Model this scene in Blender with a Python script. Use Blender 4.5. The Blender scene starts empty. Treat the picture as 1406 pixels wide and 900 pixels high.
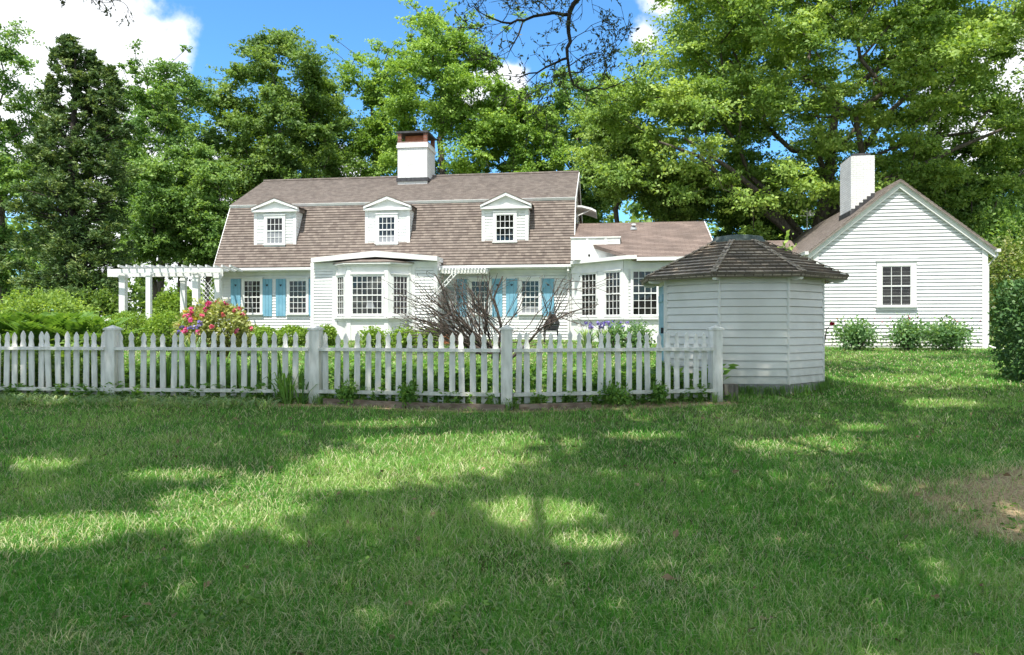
import bpy, math, random
import numpy as np
from mathutils import Vector, Matrix

PI = math.pi
SC = bpy.context.scene
COL = SC.collection
F0, CX, CY, CAMZ = 1000.0, 703.0, 447.0, 1.45      # survey of the photograph: focal length and horizon in photo pixels
SUN_EL, SUN_H = math.radians(66), Vector((-0.33, -0.944)).normalized()
SUNV = Vector((SUN_H.x*math.cos(SUN_EL), SUN_H.y*math.cos(SUN_EL), math.sin(SUN_EL)))

# ------------------------------------------------------------------ terrain
def gz(x, y):
    x = np.asarray(x, float); y = np.asarray(y, float)
    z = np.interp(y, [-20, 0, 10.3, 12.5, 22.4, 27, 45, 70, 300], [-.2, 0, .285, .42, .76, .92, 1.45, 1.9, 3.0])
    z = z + .22*np.exp(-((x-4.5)/1.15)**2-((y-5.5)/.75)**2)
    z = z + .22*np.exp(-((x-8.3)/1.6)**2-((y-9.3)/.9)**2)
    z = z + .012*np.sin(x*1.7+y*.6)*np.sin(y*1.3-x*.4)*np.exp(-(y/25)**2)
    return z
def g1(x, y): return float(gz(x, y))
def at(px, D): return (px-CX)/F0*D, D
def zat(py, D): return CAMZ+(CY-py)/F0*D

# ------------------------------------------------------------------ value noise
_rng = np.random.default_rng(5)
_tab = _rng.random((256, 256))
def vnoise(x, y):
    x = np.asarray(x, float); y = np.asarray(y, float)
    xi = np.floor(x).astype(int); yi = np.floor(y).astype(int)
    fx = x-xi; fy = y-yi
    fx = fx*fx*(3-2*fx); fy = fy*fy*(3-2*fy)
    a = _tab[xi % 256, yi % 256]; b = _tab[(xi+1) % 256, yi % 256]
    c = _tab[xi % 256, (yi+1) % 256]; d = _tab[(xi+1) % 256, (yi+1) % 256]
    return (a*(1-fx)+b*fx)*(1-fy)+(c*(1-fx)+d*fx)*fy
def fnoise(x, y):
    return .5*vnoise(x, y)+.3*vnoise(x*2.1+17, y*2.1+5)+.2*vnoise(x*4.3+3, y*4.3+29)

# ------------------------------------------------------------------ materials
def newmat(name):
    m = bpy.data.materials.new(name); m.use_nodes = True
    nt = m.node_tree
    return m, nt, nt.nodes['Principled BSDF'], nt.nodes['Material Output']
def nd(nt, typ, **kw):
    n = nt.nodes.new(typ)
    for k, v in kw.items():
        if k in n.bl_rna.properties: setattr(n, k, v)
        else: n.inputs[k].default_value = v
    return n
def ramp(nt, stops):
    r = nt.nodes.new('ShaderNodeValToRGB'); e = r.color_ramp.elements
    while len(e) < len(stops): e.new(.5)
    for el, (p, c) in zip(e, stops): el.position = p; el.color = (*c, 1)
    return r
def surf(name, c0, c1, rough=.6, scale=6., bump=0., detail=5, spec=.3, stretch=(1, 1, 1), uv=False, p0=.35, p1=.65, stain=None):
    m, nt, b, o = newmat(name)
    tc = nd(nt, 'ShaderNodeTexCoord'); mp = nd(nt, 'ShaderNodeMapping'); mp.inputs['Scale'].default_value = stretch
    nt.links.new(tc.outputs['UV' if uv else 'Object'], mp.inputs['Vector'])
    n = nd(nt, 'ShaderNodeTexNoise', Scale=scale, Detail=detail); nt.links.new(mp.outputs[0], n.inputs['Vector'])
    r = ramp(nt, [(p0, c0), (p1, c1)]); nt.links.new(n.outputs['Fac'], r.inputs[0])
    col = r.outputs[0]
    if stain:                                   # rain splash and algae low on the boards
        h_, c_ = stain; sx_ = nt.nodes.new('ShaderNodeSeparateXYZ'); nt.links.new(tc.outputs['Object'], sx_.inputs[0])
        n5 = nd(nt, 'ShaderNodeTexNoise', Scale=7, Detail=6); nt.links.new(tc.outputs['Object'], n5.inputs['Vector'])
        mr_ = nt.nodes.new('ShaderNodeMapRange'); nt.links.new(sx_.outputs[2], mr_.inputs['Value']); mr_.inputs['From Min'].default_value = h_; mr_.inputs['From Max'].default_value = 0.
        ml = nt.nodes.new('ShaderNodeMath'); ml.operation = 'MULTIPLY'; nt.links.new(mr_.outputs[0], ml.inputs[0]); nt.links.new(n5.outputs['Fac'], ml.inputs[1])
        mx_ = nd(nt, 'ShaderNodeMix', data_type='RGBA'); nt.links.new(ml.outputs[0], mx_.inputs[0]); nt.links.new(col, mx_.inputs[6]); mx_.inputs[7].default_value = (*c_, 1); col = mx_.outputs[2]
    nt.links.new(col, b.inputs['Base Color'])
    b.inputs['Roughness'].default_value = rough; b.inputs['Specular IOR Level'].default_value = spec
    if bump:
        bp = nd(nt, 'ShaderNodeBump', Strength=bump, Distance=.02); nt.links.new(n.outputs['Fac'], bp.inputs['Height'])
        nt.links.new(bp.outputs[0], b.inputs['Normal'])
    return m
def brickmat(name, c1, c2, mortar, bw, rh, msize=.008, bump=.4, tint=.35, rough=.85, tints=((.75, .75, .75), (1.12, 1.1, 1.08)), tscale=1.3, bias=0.):
    m, nt, b, o = newmat(name)
    tc = nd(nt, 'ShaderNodeTexCoord')
    br = nd(nt, 'ShaderNodeTexBrick', Scale=1.0); br.offset = .5
    br.inputs['Color1'].default_value = (*c1, 1); br.inputs['Color2'].default_value = (*c2, 1); br.inputs['Mortar'].default_value = (*mortar, 1)
    br.inputs['Mortar Size'].default_value = msize; br.inputs['Brick Width'].default_value = bw; br.inputs['Row Height'].default_value = rh; br.inputs['Bias'].default_value = bias
    nt.links.new(tc.outputs['UV'], br.inputs['Vector'])
    n = nd(nt, 'ShaderNodeTexNoise', Scale=tscale, Detail=8); nt.links.new(tc.outputs['UV'], n.inputs['Vector'])
    r = ramp(nt, [(.3, tints[0]), (.7, tints[1])]); nt.links.new(n.outputs['Fac'], r.inputs[0])
    n2 = nd(nt, 'ShaderNodeTexNoise', Scale=40, Detail=3); nt.links.new(tc.outputs['UV'], n2.inputs['Vector'])
    r2 = ramp(nt, [(.25, (.72, .72, .72)), (.75, (1.25, 1.25, 1.25))]); nt.links.new(n2.outputs['Fac'], r2.inputs[0])
    mx = nd(nt, 'ShaderNodeMix', data_type='RGBA', blend_type='MULTIPLY'); mx.inputs[0].default_value = 1
    nt.links.new(br.outputs['Color'], mx.inputs[6]); nt.links.new(r.outputs[0], mx.inputs[7])
    mx2 = nd(nt, 'ShaderNodeMix', data_type='RGBA', blend_type='MULTIPLY'); mx2.inputs[0].default_value = 1
    nt.links.new(mx.outputs[2], mx2.inputs[6]); nt.links.new(r2.outputs[0], mx2.inputs[7])
    nt.links.new(mx2.outputs[2], b.inputs['Base Color'])
    b.inputs['Roughness'].default_value = rough; b.inputs['Specular IOR Level'].default_value = .2
    if bump:
        bp = nd(nt, 'ShaderNodeBump', Strength=bump, Distance=.01); nt.links.new(br.outputs['Fac'], bp.inputs['Height']); bp.invert = True
        nt.links.new(bp.outputs[0], b.inputs['Normal'])
    return m
LG = 2.45
def leafmat(name, stops, trans=.42, rough=.5, spec=.3):
    if 'petal' not in name: stops = [(p_, tuple(min(.6, q_*LG) for q_ in c_)) for p_, c_ in stops]
    m, nt, b, o = newmat(name)
    a = nd(nt, 'ShaderNodeAttribute', attribute_name='v')
    r = ramp(nt, stops); nt.links.new(a.outputs['Fac'], r.inputs[0])
    nt.links.new(r.outputs[0], b.inputs['Base Color']); b.inputs['Roughness'].default_value = rough; b.inputs['Specular IOR Level'].default_value = spec
    t = nd(nt, 'ShaderNodeBsdfTranslucent')
    g = nd(nt, 'ShaderNodeMix', data_type='RGBA', blend_type='MULTIPLY'); g.inputs[0].default_value = 1; g.inputs[7].default_value = (1.25, 1.2, .55, 1)
    nt.links.new(r.outputs[0], g.inputs[6]); nt.links.new(g.outputs[2], t.inputs['Color'])
    ms = nd(nt, 'ShaderNodeMixShader'); ms.inputs[0].default_value = trans
    nt.links.new(b.outputs[0], ms.inputs[1]); nt.links.new(t.outputs[0], ms.inputs[2]); nt.links.new(ms.outputs[0], o.inputs['Surface'])
    return m

M = {}
M['white'] = surf('white_paint', (.68, .69, .68), (.79, .79, .77), .5, 3.5, spec=.35)
M['fence'] = surf('weathered_white_paint', (.58, .57, .52), (.85, .83, .78), .7, 4, bump=.2, stretch=(4, 4, 1), p0=.25, p1=.6, stain=(.45, (.20, .22, .13)))
M['cottage'] = surf('cottage_white_paint', (.69, .70, .71), (.79, .79, .79), .5, 2.5, stain=(.4, (.42, .40, .33)))
M['shed'] = surf('shed_white_paint', (.74, .72, .67), (.85, .83, .78), .6, 2.2, bump=.08, stain=(.55, (.22, .22, .15)))
M['blue'] = surf('blue_shutter_paint', (.15, .35, .47), (.21, .42, .54), .5, 4)
M['dark'] = surf('dark_void', (.012, .012, .013), (.03, .03, .03), .8, 6)
M['black'] = surf('black_metal', (.02, .02, .022), (.04, .04, .042), .5, 9)
M['lead'] = surf('dark_flashing', (.035, .036, .04), (.07, .07, .075), .6, 9)
M['grey'] = surf('grey_metal', (.28, .30, .31), (.40, .42, .43), .45, 6)
M['patina'] = surf('patinated_cap', (.06, .085, .085), (.15, .18, .17), .7, 9, bump=.2)
M['stone'] = surf('grey_stone', (.22, .21, .20), (.40, .39, .37), .85, 7, bump=.4)
M['terracotta'] = surf('terracotta', (.42, .14, .07), (.52, .20, .11), .8, 8)
M['redbrick'] = brickmat('red_brick', (.26, .09, .055), (.17, .065, .045), (.24, .21, .19), .21, .07, .008)
M['oldwood'] = surf('old_grey_wood', (.10, .09, .075), (.20, .18, .15), .9, 6, bump=.5, stretch=(6, 6, 1))
M['edging'] = surf('weathered_edging_board', (.14, .10, .075), (.27, .22, .17), .9, 5, bump=.5, stretch=(1, 4, 4))
M['soil'] = surf('dark_soil', (.035, .025, .018), (.10, .07, .045), .95, 9, bump=.6)
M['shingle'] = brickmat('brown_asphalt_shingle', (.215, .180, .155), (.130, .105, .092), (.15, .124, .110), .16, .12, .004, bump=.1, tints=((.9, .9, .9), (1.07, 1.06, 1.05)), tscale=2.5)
M['shingle_up'] = brickmat('paler_asphalt_shingle', (.275, .238, .212), (.19, .16, .142), (.215, .182, .162), .16, .12, .004, bump=.1, tints=((.88, .88, .88), (1.08, 1.07, 1.06)), tscale=2.5)  # paler mix of the brown shingle, for the upper slope and the cottage
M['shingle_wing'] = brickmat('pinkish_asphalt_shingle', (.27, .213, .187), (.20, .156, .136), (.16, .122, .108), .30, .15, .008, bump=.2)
M['shake'] = brickmat('weathered_wood_shake', (.62, .565, .50), (.38, .34, .305), (.20, .175, .155), .14, .13, .012, bump=.6, tints=((.5, .48, .46), (1.25, 1.12, .98)), tscale=2.2)
M['whitebrick'] = brickmat('white_painted_brick', (.80, .80, .79), (.70, .70, .69), (.52, .52, .52), .21, .07, .007, bump=.5, tints=((.88, .88, .88), (1.05, 1.05, 1.04)))
M['bark'] = surf('grey_brown_bark', (.06, .05, .042), (.15, .125, .10), .9, 5, bump=.6, stretch=(3, 3, .6))
M['bark_dark'] = surf('dark_bark', (.022, .018, .016), (.06, .05, .043), .9, 9, bump=.4)
M['twig'] = surf('dark_twig_bark', (.065, .05, .042), (.15, .118, .10), .85, 12)
# opaque glass: dim room and pale reflections painted by colour noise, plus real gloss
m, nt, b, o = newmat('window_glass')
tc = nd(nt, 'ShaderNodeTexCoord'); n = nd(nt, 'ShaderNodeTexNoise', Scale=1.7, Detail=3); nt.links.new(tc.outputs['Object'], n.inputs['Vector'])
r = ramp(nt, [(.45, (.006, .007, .007)), (.64, (.025, .025, .023)), (.74, (.10, .10, .09))]); nt.links.new(n.outputs['Fac'], r.inputs[0]); nt.links.new(r.outputs[0], b.inputs['Base Color'])
b.inputs['Roughness'].default_value = .03; b.inputs['Specular IOR Level'].default_value = .5
n9 = nd(nt, 'ShaderNodeTexNoise', Scale=3.2, Detail=2); nt.links.new(tc.outputs['Object'], n9.inputs['Vector']); bp = nd(nt, 'ShaderNodeBump', Strength=.25, Distance=.02); nt.links.new(n9.outputs['Fac'], bp.inputs['Height']); nt.links.new(bp.outputs[0], b.inputs['Normal'])
M['glass'] = m
M['curtain'] = surf('pale_curtain', (.20, .21, .23), (.30, .31, .33), .8, 5)

G = lambda *c: c
M['leaf_oak'] = leafmat('oak_leaf', [(0, (.05, .092, .018)), (.5, (.10, .155, .031)), (1, (.18, .235, .062))])
M['leaf_mid'] = leafmat('mid_green_leaf', [(0, (.035, .075, .018)), (.5, (.07, .125, .03)), (1, (.13, .19, .05))])
M['leaf_lime'] = leafmat('lime_green_leaf', [(0, (.045, .088, .014)), (.5, (.088, .15, .024)), (1, (.165, .235, .048))], .42)
M['leaf_deep'] = leafmat('deep_green_leaf', [(0, (.035, .07, .015)), (.6, (.07, .115, .025)), (1, (.13, .18, .045))])
M['leaf_cedar'] = leafmat('cedar_needle', [(0, (.018, .040, .012)), (.6, (.045, .076, .022)), (1, (.105, .135, .042))], .25)
M['leaf_box'] = leafmat('boxwood_leaf', [(0, (.045, .085, .013)), (.5, (.088, .145, .022)), (1, (.165, .225, .045))])
M['leaf_hedge'] = leafmat('dark_hedge_leaf', [(0, (.02, .048, .016)), (.6, (.038, .08, .024)), (1, (.08, .13, .045))], .2)
M['leaf_rhodo'] = leafmat('rhododendron_leaf', [(0, (.07, .09, .025)), (.5, (.14, .16, .05)), (1, (.28, .25, .12))])
M['leaf_rose'] = leafmat('rose_leaf', [(0, (.035, .075, .03)), (.6, (.07, .13, .05)), (1, (.14, .2, .09))])
M['leaf_fern'] = leafmat('fern_frond', [(0, (.025, .06, .010)), (.5, (.05, .10, .017)), (1, (.10, .155, .033))], .4)
M['leaf_bed'] = leafmat('bed_plant_leaf', [(0, (.03, .07, .015)), (.5, (.065, .13, .028)), (1, (.13, .21, .05))])
M['leaf_strap'] = leafmat('strap_leaf', [(0, (.07, .13, .05)), (.5, (.13, .2, .09)), (1, (.25, .3, .16))])
M['leaf_vib'] = leafmat('pale_blossom_shrub_leaf', [(0, (.05, .085, .015)), (.55, (.09, .13, .03)), (.75, (.20, .21, .10)), (1, (.3, .29, .2))])
M['leaf_twig'] = leafmat('small_dark_leaf', [(0, (.02, .03, .012)), (1, (.06, .07, .03))], .2)
M['pink'] = leafmat('pink_petal', [(0, (.55, .05, .22)), (.6, (.74, .11, .36)), (1, (.82, .28, .50))], .3)
M['coral'] = leafmat('coral_petal', [(0, (.62, .08, .18)), (1, (.82, .28, .36))], .3)
M['red'] = leafmat('red_petal', [(0, (.35, .01, .03)), (1, (.55, .03, .07))], .2)
M['violet'] = leafmat('violet_petal', [(0, (.11, .08, .42)), (1, (.32, .26, .62))], .3)
M['yellow'] = leafmat('yellow_petal', [(0, (.6, .42, .03)), (1, (.75, .6, .08))], .3)
M['grass'] = leafmat('grass_blade', [(0, (.022, .088, .010)), (.35, (.052, .155, .022)), (.6, (.135, .22, .055)), (.78, (.245, .25, .14)), (1, (.245, .237, .17))], .3, .6, .18)

# lawn soil sheet
m, nt, b, o = newmat('lawn_ground')
tc = nd(nt, 'ShaderNodeTexCoord')
n1 = nd(nt, 'ShaderNodeTexNoise', Scale=.9, Detail=8); nt.links.new(tc.outputs['Object'], n1.inputs['Vector'])
n2 = nd(nt, 'ShaderNodeTexNoise', Scale=26, Detail=6); nt.links.new(tc.outputs['Object'], n2.inputs['Vector'])
r1 = ramp(nt, [(.35, (.06, .10, .026)), (.65, (.12, .14, .05))]); nt.links.new(n1.outputs['Fac'], r1.inputs[0])
r2 = ramp(nt, [(.3, (.45, .5, .45)), (.7, (1.3, 1.2, 1.15))]); nt.links.new(n2.outputs['Fac'], r2.inputs[0])
mx = nd(nt, 'ShaderNodeMix', data_type='RGBA', blend_type='MULTIPLY'); mx.inputs[0].default_value = 1
nt.links.new(r1.outputs[0], mx.inputs[6]); nt.links.new(r2.outputs[0], mx.inputs[7])
a = nd(nt, 'ShaderNodeAttribute', attribute_name='dirt')
n3 = nd(nt, 'ShaderNodeTexNoise', Scale=45, Detail=6); nt.links.new(tc.outputs['Object'], n3.inputs['Vector'])
r3 = ramp(nt, [(.3, (.30, .20, .115)), (.7, (.66, .49, .32))]); nt.links.new(n3.outputs['Fac'], r3.inputs[0])
mx2 = nd(nt, 'ShaderNodeMix', data_type='RGBA'); nt.links.new(a.outputs['Fac'], mx2.inputs[0])
nt.links.new(mx.outputs[2], mx2.inputs[6]); nt.links.new(r3.outputs[0], mx2.inputs[7])
nt.links.new(mx2.outputs[2], b.inputs['Base Color']); b.inputs['Roughness'].default_value = .95; b.inputs['Specular IOR Level'].default_value = .1
bp = nd(nt, 'ShaderNodeBump', Strength=.7, Distance=.03); nt.links.new(n2.outputs['Fac'], bp.inputs['Height']); nt.links.new(bp.outputs[0], b.inputs['Normal'])
M['lawn'] = m

# ------------------------------------------------------------------ object helpers
def tag(o, label=None, cat=None, group=None, kind=None):
    if label: o['label'] = label
    if cat: o['category'] = cat
    if group: o['group'] = group
    if kind: o['kind'] = kind
    return o
def thing(name, label, cat, loc, rz=0, group=None):
    o = bpy.data.objects.new(name, None); COL.objects.link(o)
    o.location = loc; o.rotation_euler = (0, 0, rz); o.empty_display_size = .3
    return tag(o, label, cat, group)
def link(name, me, mats, parent=None):
    for mm in (mats if isinstance(mats, (list, tuple)) else [mats]): me.materials.append(M[mm])
    o = bpy.data.objects.new(name, me); COL.objects.link(o)
    if parent is not None: o.parent = parent
    return o

class Fr:
    def __init__(s, o, u, v, n):
        s.o = Vector(o); s.u = Vector(u).normalized(); s.v = Vector(v).normalized(); s.n = Vector(n).normalized()
    def pt(s, a, b, c=0.): return s.o+s.u*a+s.v*b+s.n*c
    def off(s, c): return Fr(s.o+s.n*c, s.u, s.v, s.n)
def wallfr(p, q):
    """upright frame from p to q (plan points, outside is to the right-hand side of travel seen from above: u x z)"""
    u = Vector((q[0]-p[0], q[1]-p[1], 0)).normalized()
    return Fr((p[0], p[1], 0), u, (0, 0, 1), (u.y, -u.x, 0))
WF = Fr((0, 0, 0), (1, 0, 0), (0, 1, 0), (0, 0, 1))

def fpix(F, Mx, px, py):
    inv = Mx.inverted(); c = inv @ Vector((0, 0, CAMZ)); d = inv.to_3x3() @ Vector(((px-CX)/F0, 1, (CY-py)/F0))
    t = (F.o-c).dot(F.n)/d.dot(F.n); p = c+d*t-F.o
    return p.dot(F.u), p.dot(F.v)
def frect(F, Mx, x0, y0, x1, y1):
    xm, ym = (x0+x1)/2, (y0+y1)/2
    return fpix(F, Mx, x0, ym)[0], fpix(F, Mx, x1, ym)[0], fpix(F, Mx, xm, y1)[1], fpix(F, Mx, xm, y0)[1]

class MB:
    def __init__(s): s.v = []; s.f = []; s.uv = []; s.mi = []; s.m = 0
    def face(s, pts, uv=None):
        k = len(s.v); s.v += [tuple(p) for p in pts]; s.f.append(list(range(k, k+len(pts)))); s.uv.append(uv); s.mi.append(s.m)
    def fbox(s, F, a0, a1, b0, b1, c0, c1):
        P = [F.pt(a, b, c) for c in (c0, c1) for b in (b0, b1) for a in (a0, a1)]
        k = len(s.v); s.v += [tuple(p) for p in P]
        fl = ((4, 5, 7, 6), (1, 0, 2, 3), (0, 4, 6, 2), (5, 1, 3, 7), (6, 7, 3, 2), (0, 1, 5, 4))
        flip = F.u.cross(F.v).dot(F.n) < 0
        for f in fl:
            f = [k+i for i in f]
            s.f.append(f[::-1] if flip else f); s.uv.append(None); s.mi.append(s.m)
        return s
    def box(s, x0, x1, y0, y1, z0, z1): return s.fbox(WF, x0, x1, y0, y1, z0, z1)
    def prism(s, F, poly, c0, c1):
        n = len(poly); k = len(s.v)
        s.v += [tuple(F.pt(a, b, c1)) for a, b in poly]+[tuple(F.pt(a, b, c0)) for a, b in poly]
        fs = [[k+i for i in range(n)], [k+n+i for i in range(n)][::-1]]
        for i in range(n):
            j = (i+1) % n; fs.append([k+i, k+n+i, k+n+j, k+j])
        for f in fs: s.f.append(f); s.uv.append(None); s.mi.append(s.m)
        return s
    def beam(s, p, q, w, h, up=(0, 0, 1)):
        p = Vector(p); q = Vector(q); u = (q-p).normalized(); sd = u.cross(Vector(up)).normalized(); v = sd.cross(u)
        s.fbox(Fr(p, u, v, sd), 0, (q-p).length, -h/2, h/2, -w/2, w/2); return s
    def tube(s, pts, rad, k=8, cap=True):
        pts = [Vector(p) for p in pts]; base = len(s.v); n = len(pts)
        rad = rad if isinstance(rad, (list, tuple)) else [rad]*n
        for i, p in enumerate(pts):
            d = (pts[min(i+1, n-1)]-pts[max(i-1, 0)]).normalized()
            a = d.orthogonal().normalized() if abs(d.z) < .9 else d.cross(Vector((0, 1, 0))).normalized()
            b = d.cross(a)
            for j in range(k):
                t = 2*PI*j/k; s.v.append(tuple(p+(a*math.cos(t)+b*math.sin(t))*rad[i]))
        for i in range(n-1):
            for j in range(k):
                s.f.append([base+i*k+j, base+i*k+(j+1) % k, base+(i+1)*k+(j+1) % k, base+(i+1)*k+j]); s.uv.append(None); s.mi.append(s.m)
        if cap:
            for r0 in (0, n-1):
                f = [base+r0*k+j for j in range(k)]; s.f.append(f if r0 else f[::-1]); s.uv.append(None); s.mi.append(s.m)
        return s
    def lapped(s, F, poly, e, t, b0=None, jit=0., rnd=None, gap=0.):
        """overlapping courses (clapboards, shingles) over a convex polygon given in F's plane"""
        bmin = min(p[1] for p in poly) if b0 is None else b0; bmax = max(p[1] for p in poly)
        k = 0
        while bmin+k*e < bmax-1e-4:
            lo, hi = bmin+k*e, bmin+(k+1)*e; k += 1
            P = clip(clip(poly, lo+gap, 1), hi, -1)
            if len(P) < 3: continue
            tt = t*(1+(rnd.uniform(-jit, jit) if rnd else 0))
            fr = [F.pt(a, b, .003+tt*(1-(b-lo)/e)) for a, b in P]
            s.face(fr, [(a, b-bmin) for a, b in P])
            for i in range(len(P)):
                j = (i+1) % len(P)
                s.face([fr[i], F.pt(P[i][0], P[i][1], -.015), F.pt(P[j][0], P[j][1], -.015), fr[j]], [(P[i][0], lo-bmin+.004), (P[i][0], lo-bmin+.01), (P[j][0], lo-bmin+.01), (P[j][0], lo-bmin+.004)])
        return s
    def build(s, name, mats, parent=None, smooth=False, bevel=0.):
        me = bpy.data.meshes.new(name); me.from_pydata(s.v, [], s.f); 
        uvl = me.uv_layers.new(name='UVMap'); data = []
        for poly, uv in zip(me.polygons, s.uv):
            if uv is not None:
                for q in uv: data += [q[0], q[1]]
            else:
                n = poly.normal
                u = Vector((0, 0, 1)).cross(n)
                u = Vector((1, 0, 0)) if u.length < .05 else u.normalized()
                w = n.cross(u)
                for vi in poly.vertices:
                    c = me.vertices[vi].co; data += [c.dot(u), c.dot(w)]
        uvl.data.foreach_set('uv', data)
        me.polygons.foreach_set('material_index', s.mi)
        if smooth: me.polygons.foreach_set('use_smooth', [True]*len(s.f))
        me.update()
        o = link(name, me, mats, parent)
        if bevel:
            md = o.modifiers.new('bevel', 'BEVEL'); md.width = bevel; md.segments = 2; md.limit_method = 'ANGLE'
        return o
def clip(poly, lim, sgn):
    out = []
    for i in range(len(poly)):
        p, q = poly[i], poly[(i+1) % len(poly)]
        dp, dq = (p[1]-lim)*sgn, (q[1]-lim)*sgn
        if dp >= 0: out.append(p)
        if dp*dq < 0:
            t = dp/(dp-dq); out.append((p[0]+(q[0]-p[0])*t, p[1]+(q[1]-p[1])*t))
    return out

# ------------------------------------------------------------------ numpy meshes (foliage, grass, limbs)
def np_mesh(name, V, faces, nper, mat, parent=None, v=None):
    """faces: flat index array with nper corners each"""
    me = bpy.data.meshes.new(name); nf = len(faces)//nper
    me.vertices.add(len(V)); me.vertices.foreach_set('co', np.ascontiguousarray(V, np.float32).ravel())
    me.loops.add(len(faces)); me.loops.foreach_set('vertex_index', np.ascontiguousarray(faces, np.int32))
    me.polygons.add(nf); me.polygons.foreach_set('loop_start', np.arange(0, nf*nper, nper, dtype=np.int32))
    if v is not None:
        a = me.attributes.new('v', 'FLOAT', 'POINT'); a.data.foreach_set('value', np.ascontiguousarray(v, np.float32))
    me.update(calc_edges=True)
    return link(name, me, mat, parent)
def unit(a): return a/np.maximum(np.linalg.norm(a, axis=-1, keepdims=True), 1e-9)
def leaf_arrays(C, D, N, L, W, val, fold=.12):
    """one bent quad per leaf: centres, long axis, rough normal, length, width, tint"""
    D = unit(D); S = unit(np.cross(D, N)); N = np.cross(S, D)
    L = np.broadcast_to(np.asarray(L, float), (len(C),))[:, None]; W = np.broadcast_to(np.asarray(W, float), (len(C),))[:, None]
    a = C-D*L/2; c = C+D*L/2-N*L*fold; b = C+S*W/2+N*W*.2-D*L*.08; d = C-S*W/2+N*W*.2-D*L*.08
    V = np.stack([a, b, c, d], 1).reshape(-1, 3)
    return V, np.repeat(val, 4)
def leaves(name, C, D, N, L, W, val, mat, parent=None, fold=.12):
    V, v = leaf_arrays(C, D, N, L, W, val, fold)
    return np_mesh(name, V, np.arange(len(V)), 4, mat, parent, v)
def rdir(rng, n, up=0.):
    d = rng.normal(size=(n, 3)); d[:, 2] += up
    return unit(d)
def frustums(P0, P1, R0, R1, k=6):
    P0 = np.asarray(P0, float); P1 = np.asarray(P1, float); R0 = np.asarray(R0, float); R1 = np.asarray(R1, float)
    d = unit(P1-P0); h = np.where(np.abs(d[:, 2:3]) > .9, np.array([[1., 0, 0]]), np.array([[0., 0, 1]]))
    a = unit(np.cross(d, h)); b = np.cross(d, a); t = np.arange(k)*2*PI/k
    ring = a[:, None, :]*np.cos(t)[None, :, None]+b[:, None, :]*np.sin(t)[None, :, None]
    A = (P0-d*R0[:, None]*.25)[:, None, :]+ring*R0[:, None, None]; B = (P1+d*R1[:, None]*.25)[:, None, :]+ring*R1[:, None, None]
    V = np.concatenate([A, B], 1).reshape(-1, 3)
    base = (np.arange(len(P0))*2*k)[:, None, None]; j = np.arange(k)
    q = np.stack([j, (j+1) % k, k+(j+1) % k, k+j], 1)[None]
    return V, (base+q).reshape(-1)
def limbs(name, segs, mat, parent=None, k=6):
    V, f = frustums([s[0] for s in segs], [s[1] for s in segs], [s[2] for s in segs], [s[3] for s in segs], k)
    o = np_mesh(name, V, f, 4, mat, parent); o.data.polygons.foreach_set('use_smooth', [True]*len(o.data.polygons)); return o

# ------------------------------------------------------------------ trees
def skeleton(base, trunk, clumps, r0, rng, sag=.06):
    """joins every clump to the nearest part of the limbs that is already grown; pipe-model thickness"""
    nodes = [np.array(p, float) for p in trunk]; par = [-1]+list(range(len(trunk)-1))
    axis = nodes[-1]; order = np.argsort(np.linalg.norm((clumps-axis)*np.array([1, 1, .7]), axis=1))
    dist0 = [0.]
    for i in range(1, len(nodes)): dist0.append(dist0[-1]+np.linalg.norm(nodes[i]-nodes[i-1]))
    tips = []
    i_min = max(1, int(len(trunk)*.3))
    for ci in order:
        c = clumps[ci]; A = np.array(nodes[i_min:]); dd = np.linalg.norm(A-c, axis=1)+.32*np.array(dist0[i_min:])+np.maximum(0, A[:, 2]-c[2])*.7
        p = int(np.argmin(dd))+i_min; q = nodes[p]; L = np.linalg.norm(c-q); nseg = max(1, int(L/1.1))
        prev = p
        for s in range(1, nseg+1):
            t = s/nseg; pos = q+(c-q)*t+np.array([0, 0, -sag*L*4*t*(1-t)])+(rng.normal(size=3)*.09*L*(t < 1))
            nodes.append(pos); par.append(prev); dist0.append(dist0[prev]+L/nseg); prev = len(nodes)-1
        tips.append(prev)
    w = np.zeros(len(nodes)); 
    for t in tips: w[t] += 1
    for i in range(len(nodes)-1, 0, -1): w[par[i]] += w[i]
    R = np.maximum(r0*(w/max(w[0], 1))**.6, .014)
    segs = []
    for i in range(1, len(nodes)): segs.append((nodes[par[i]], nodes[i], min(R[par[i]], R[i]*1.35), R[i]))
    segs[0] = (segs[0][0]-np.array([0, 0, .3]), segs[0][1], r0*1.35, segs[0][3])
    return segs
def clump_leaves(rng, clumps, crad, per, size, flat=.62, updir=.9, droop=.0, ns=13):
    """leaves set along short sprays that radiate from each branch end"""
    m = len(clumps); n = m*per; idx = np.repeat(np.arange(m), per); rad = np.asarray(crad)[idx]
    sp = rdir(rng, m*ns, .3).reshape(m, ns, 3); sl = rng.uniform(.45, 1.3, (m, ns)); sv_ = rng.normal(0, .09, (m, ns)); k = rng.integers(0, ns, n)
    d = sp[idx, k]; t = rng.random(n)**.65; ln = sl[idx, k]
    off = d*(ln*t*rad)[:, None]; off[:, 2] -= .22*rad*t**2*ln
    off += rng.normal(size=(n, 3))*(rad*.17*(1.15-.6*t))[:, None]; off[:, 2] *= flat
    C = clumps[idx]+off
    D = unit(d*np.array([1, 1, .5])+rng.normal(size=(n, 3))*.55-np.array([0, 0, droop])); N = unit(unit(off)*.6+rng.normal(size=(n, 3))*.5+np.array([-.12, -.4, .7*updir]))
    L = size*rng.uniform(.5, 1.45, n); val = np.clip(rng.normal(.5, .17, n)+rng.normal(0, .15, m)[idx]+sv_[idx, k], 0, 1)
    return C, D, N, L, val
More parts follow.
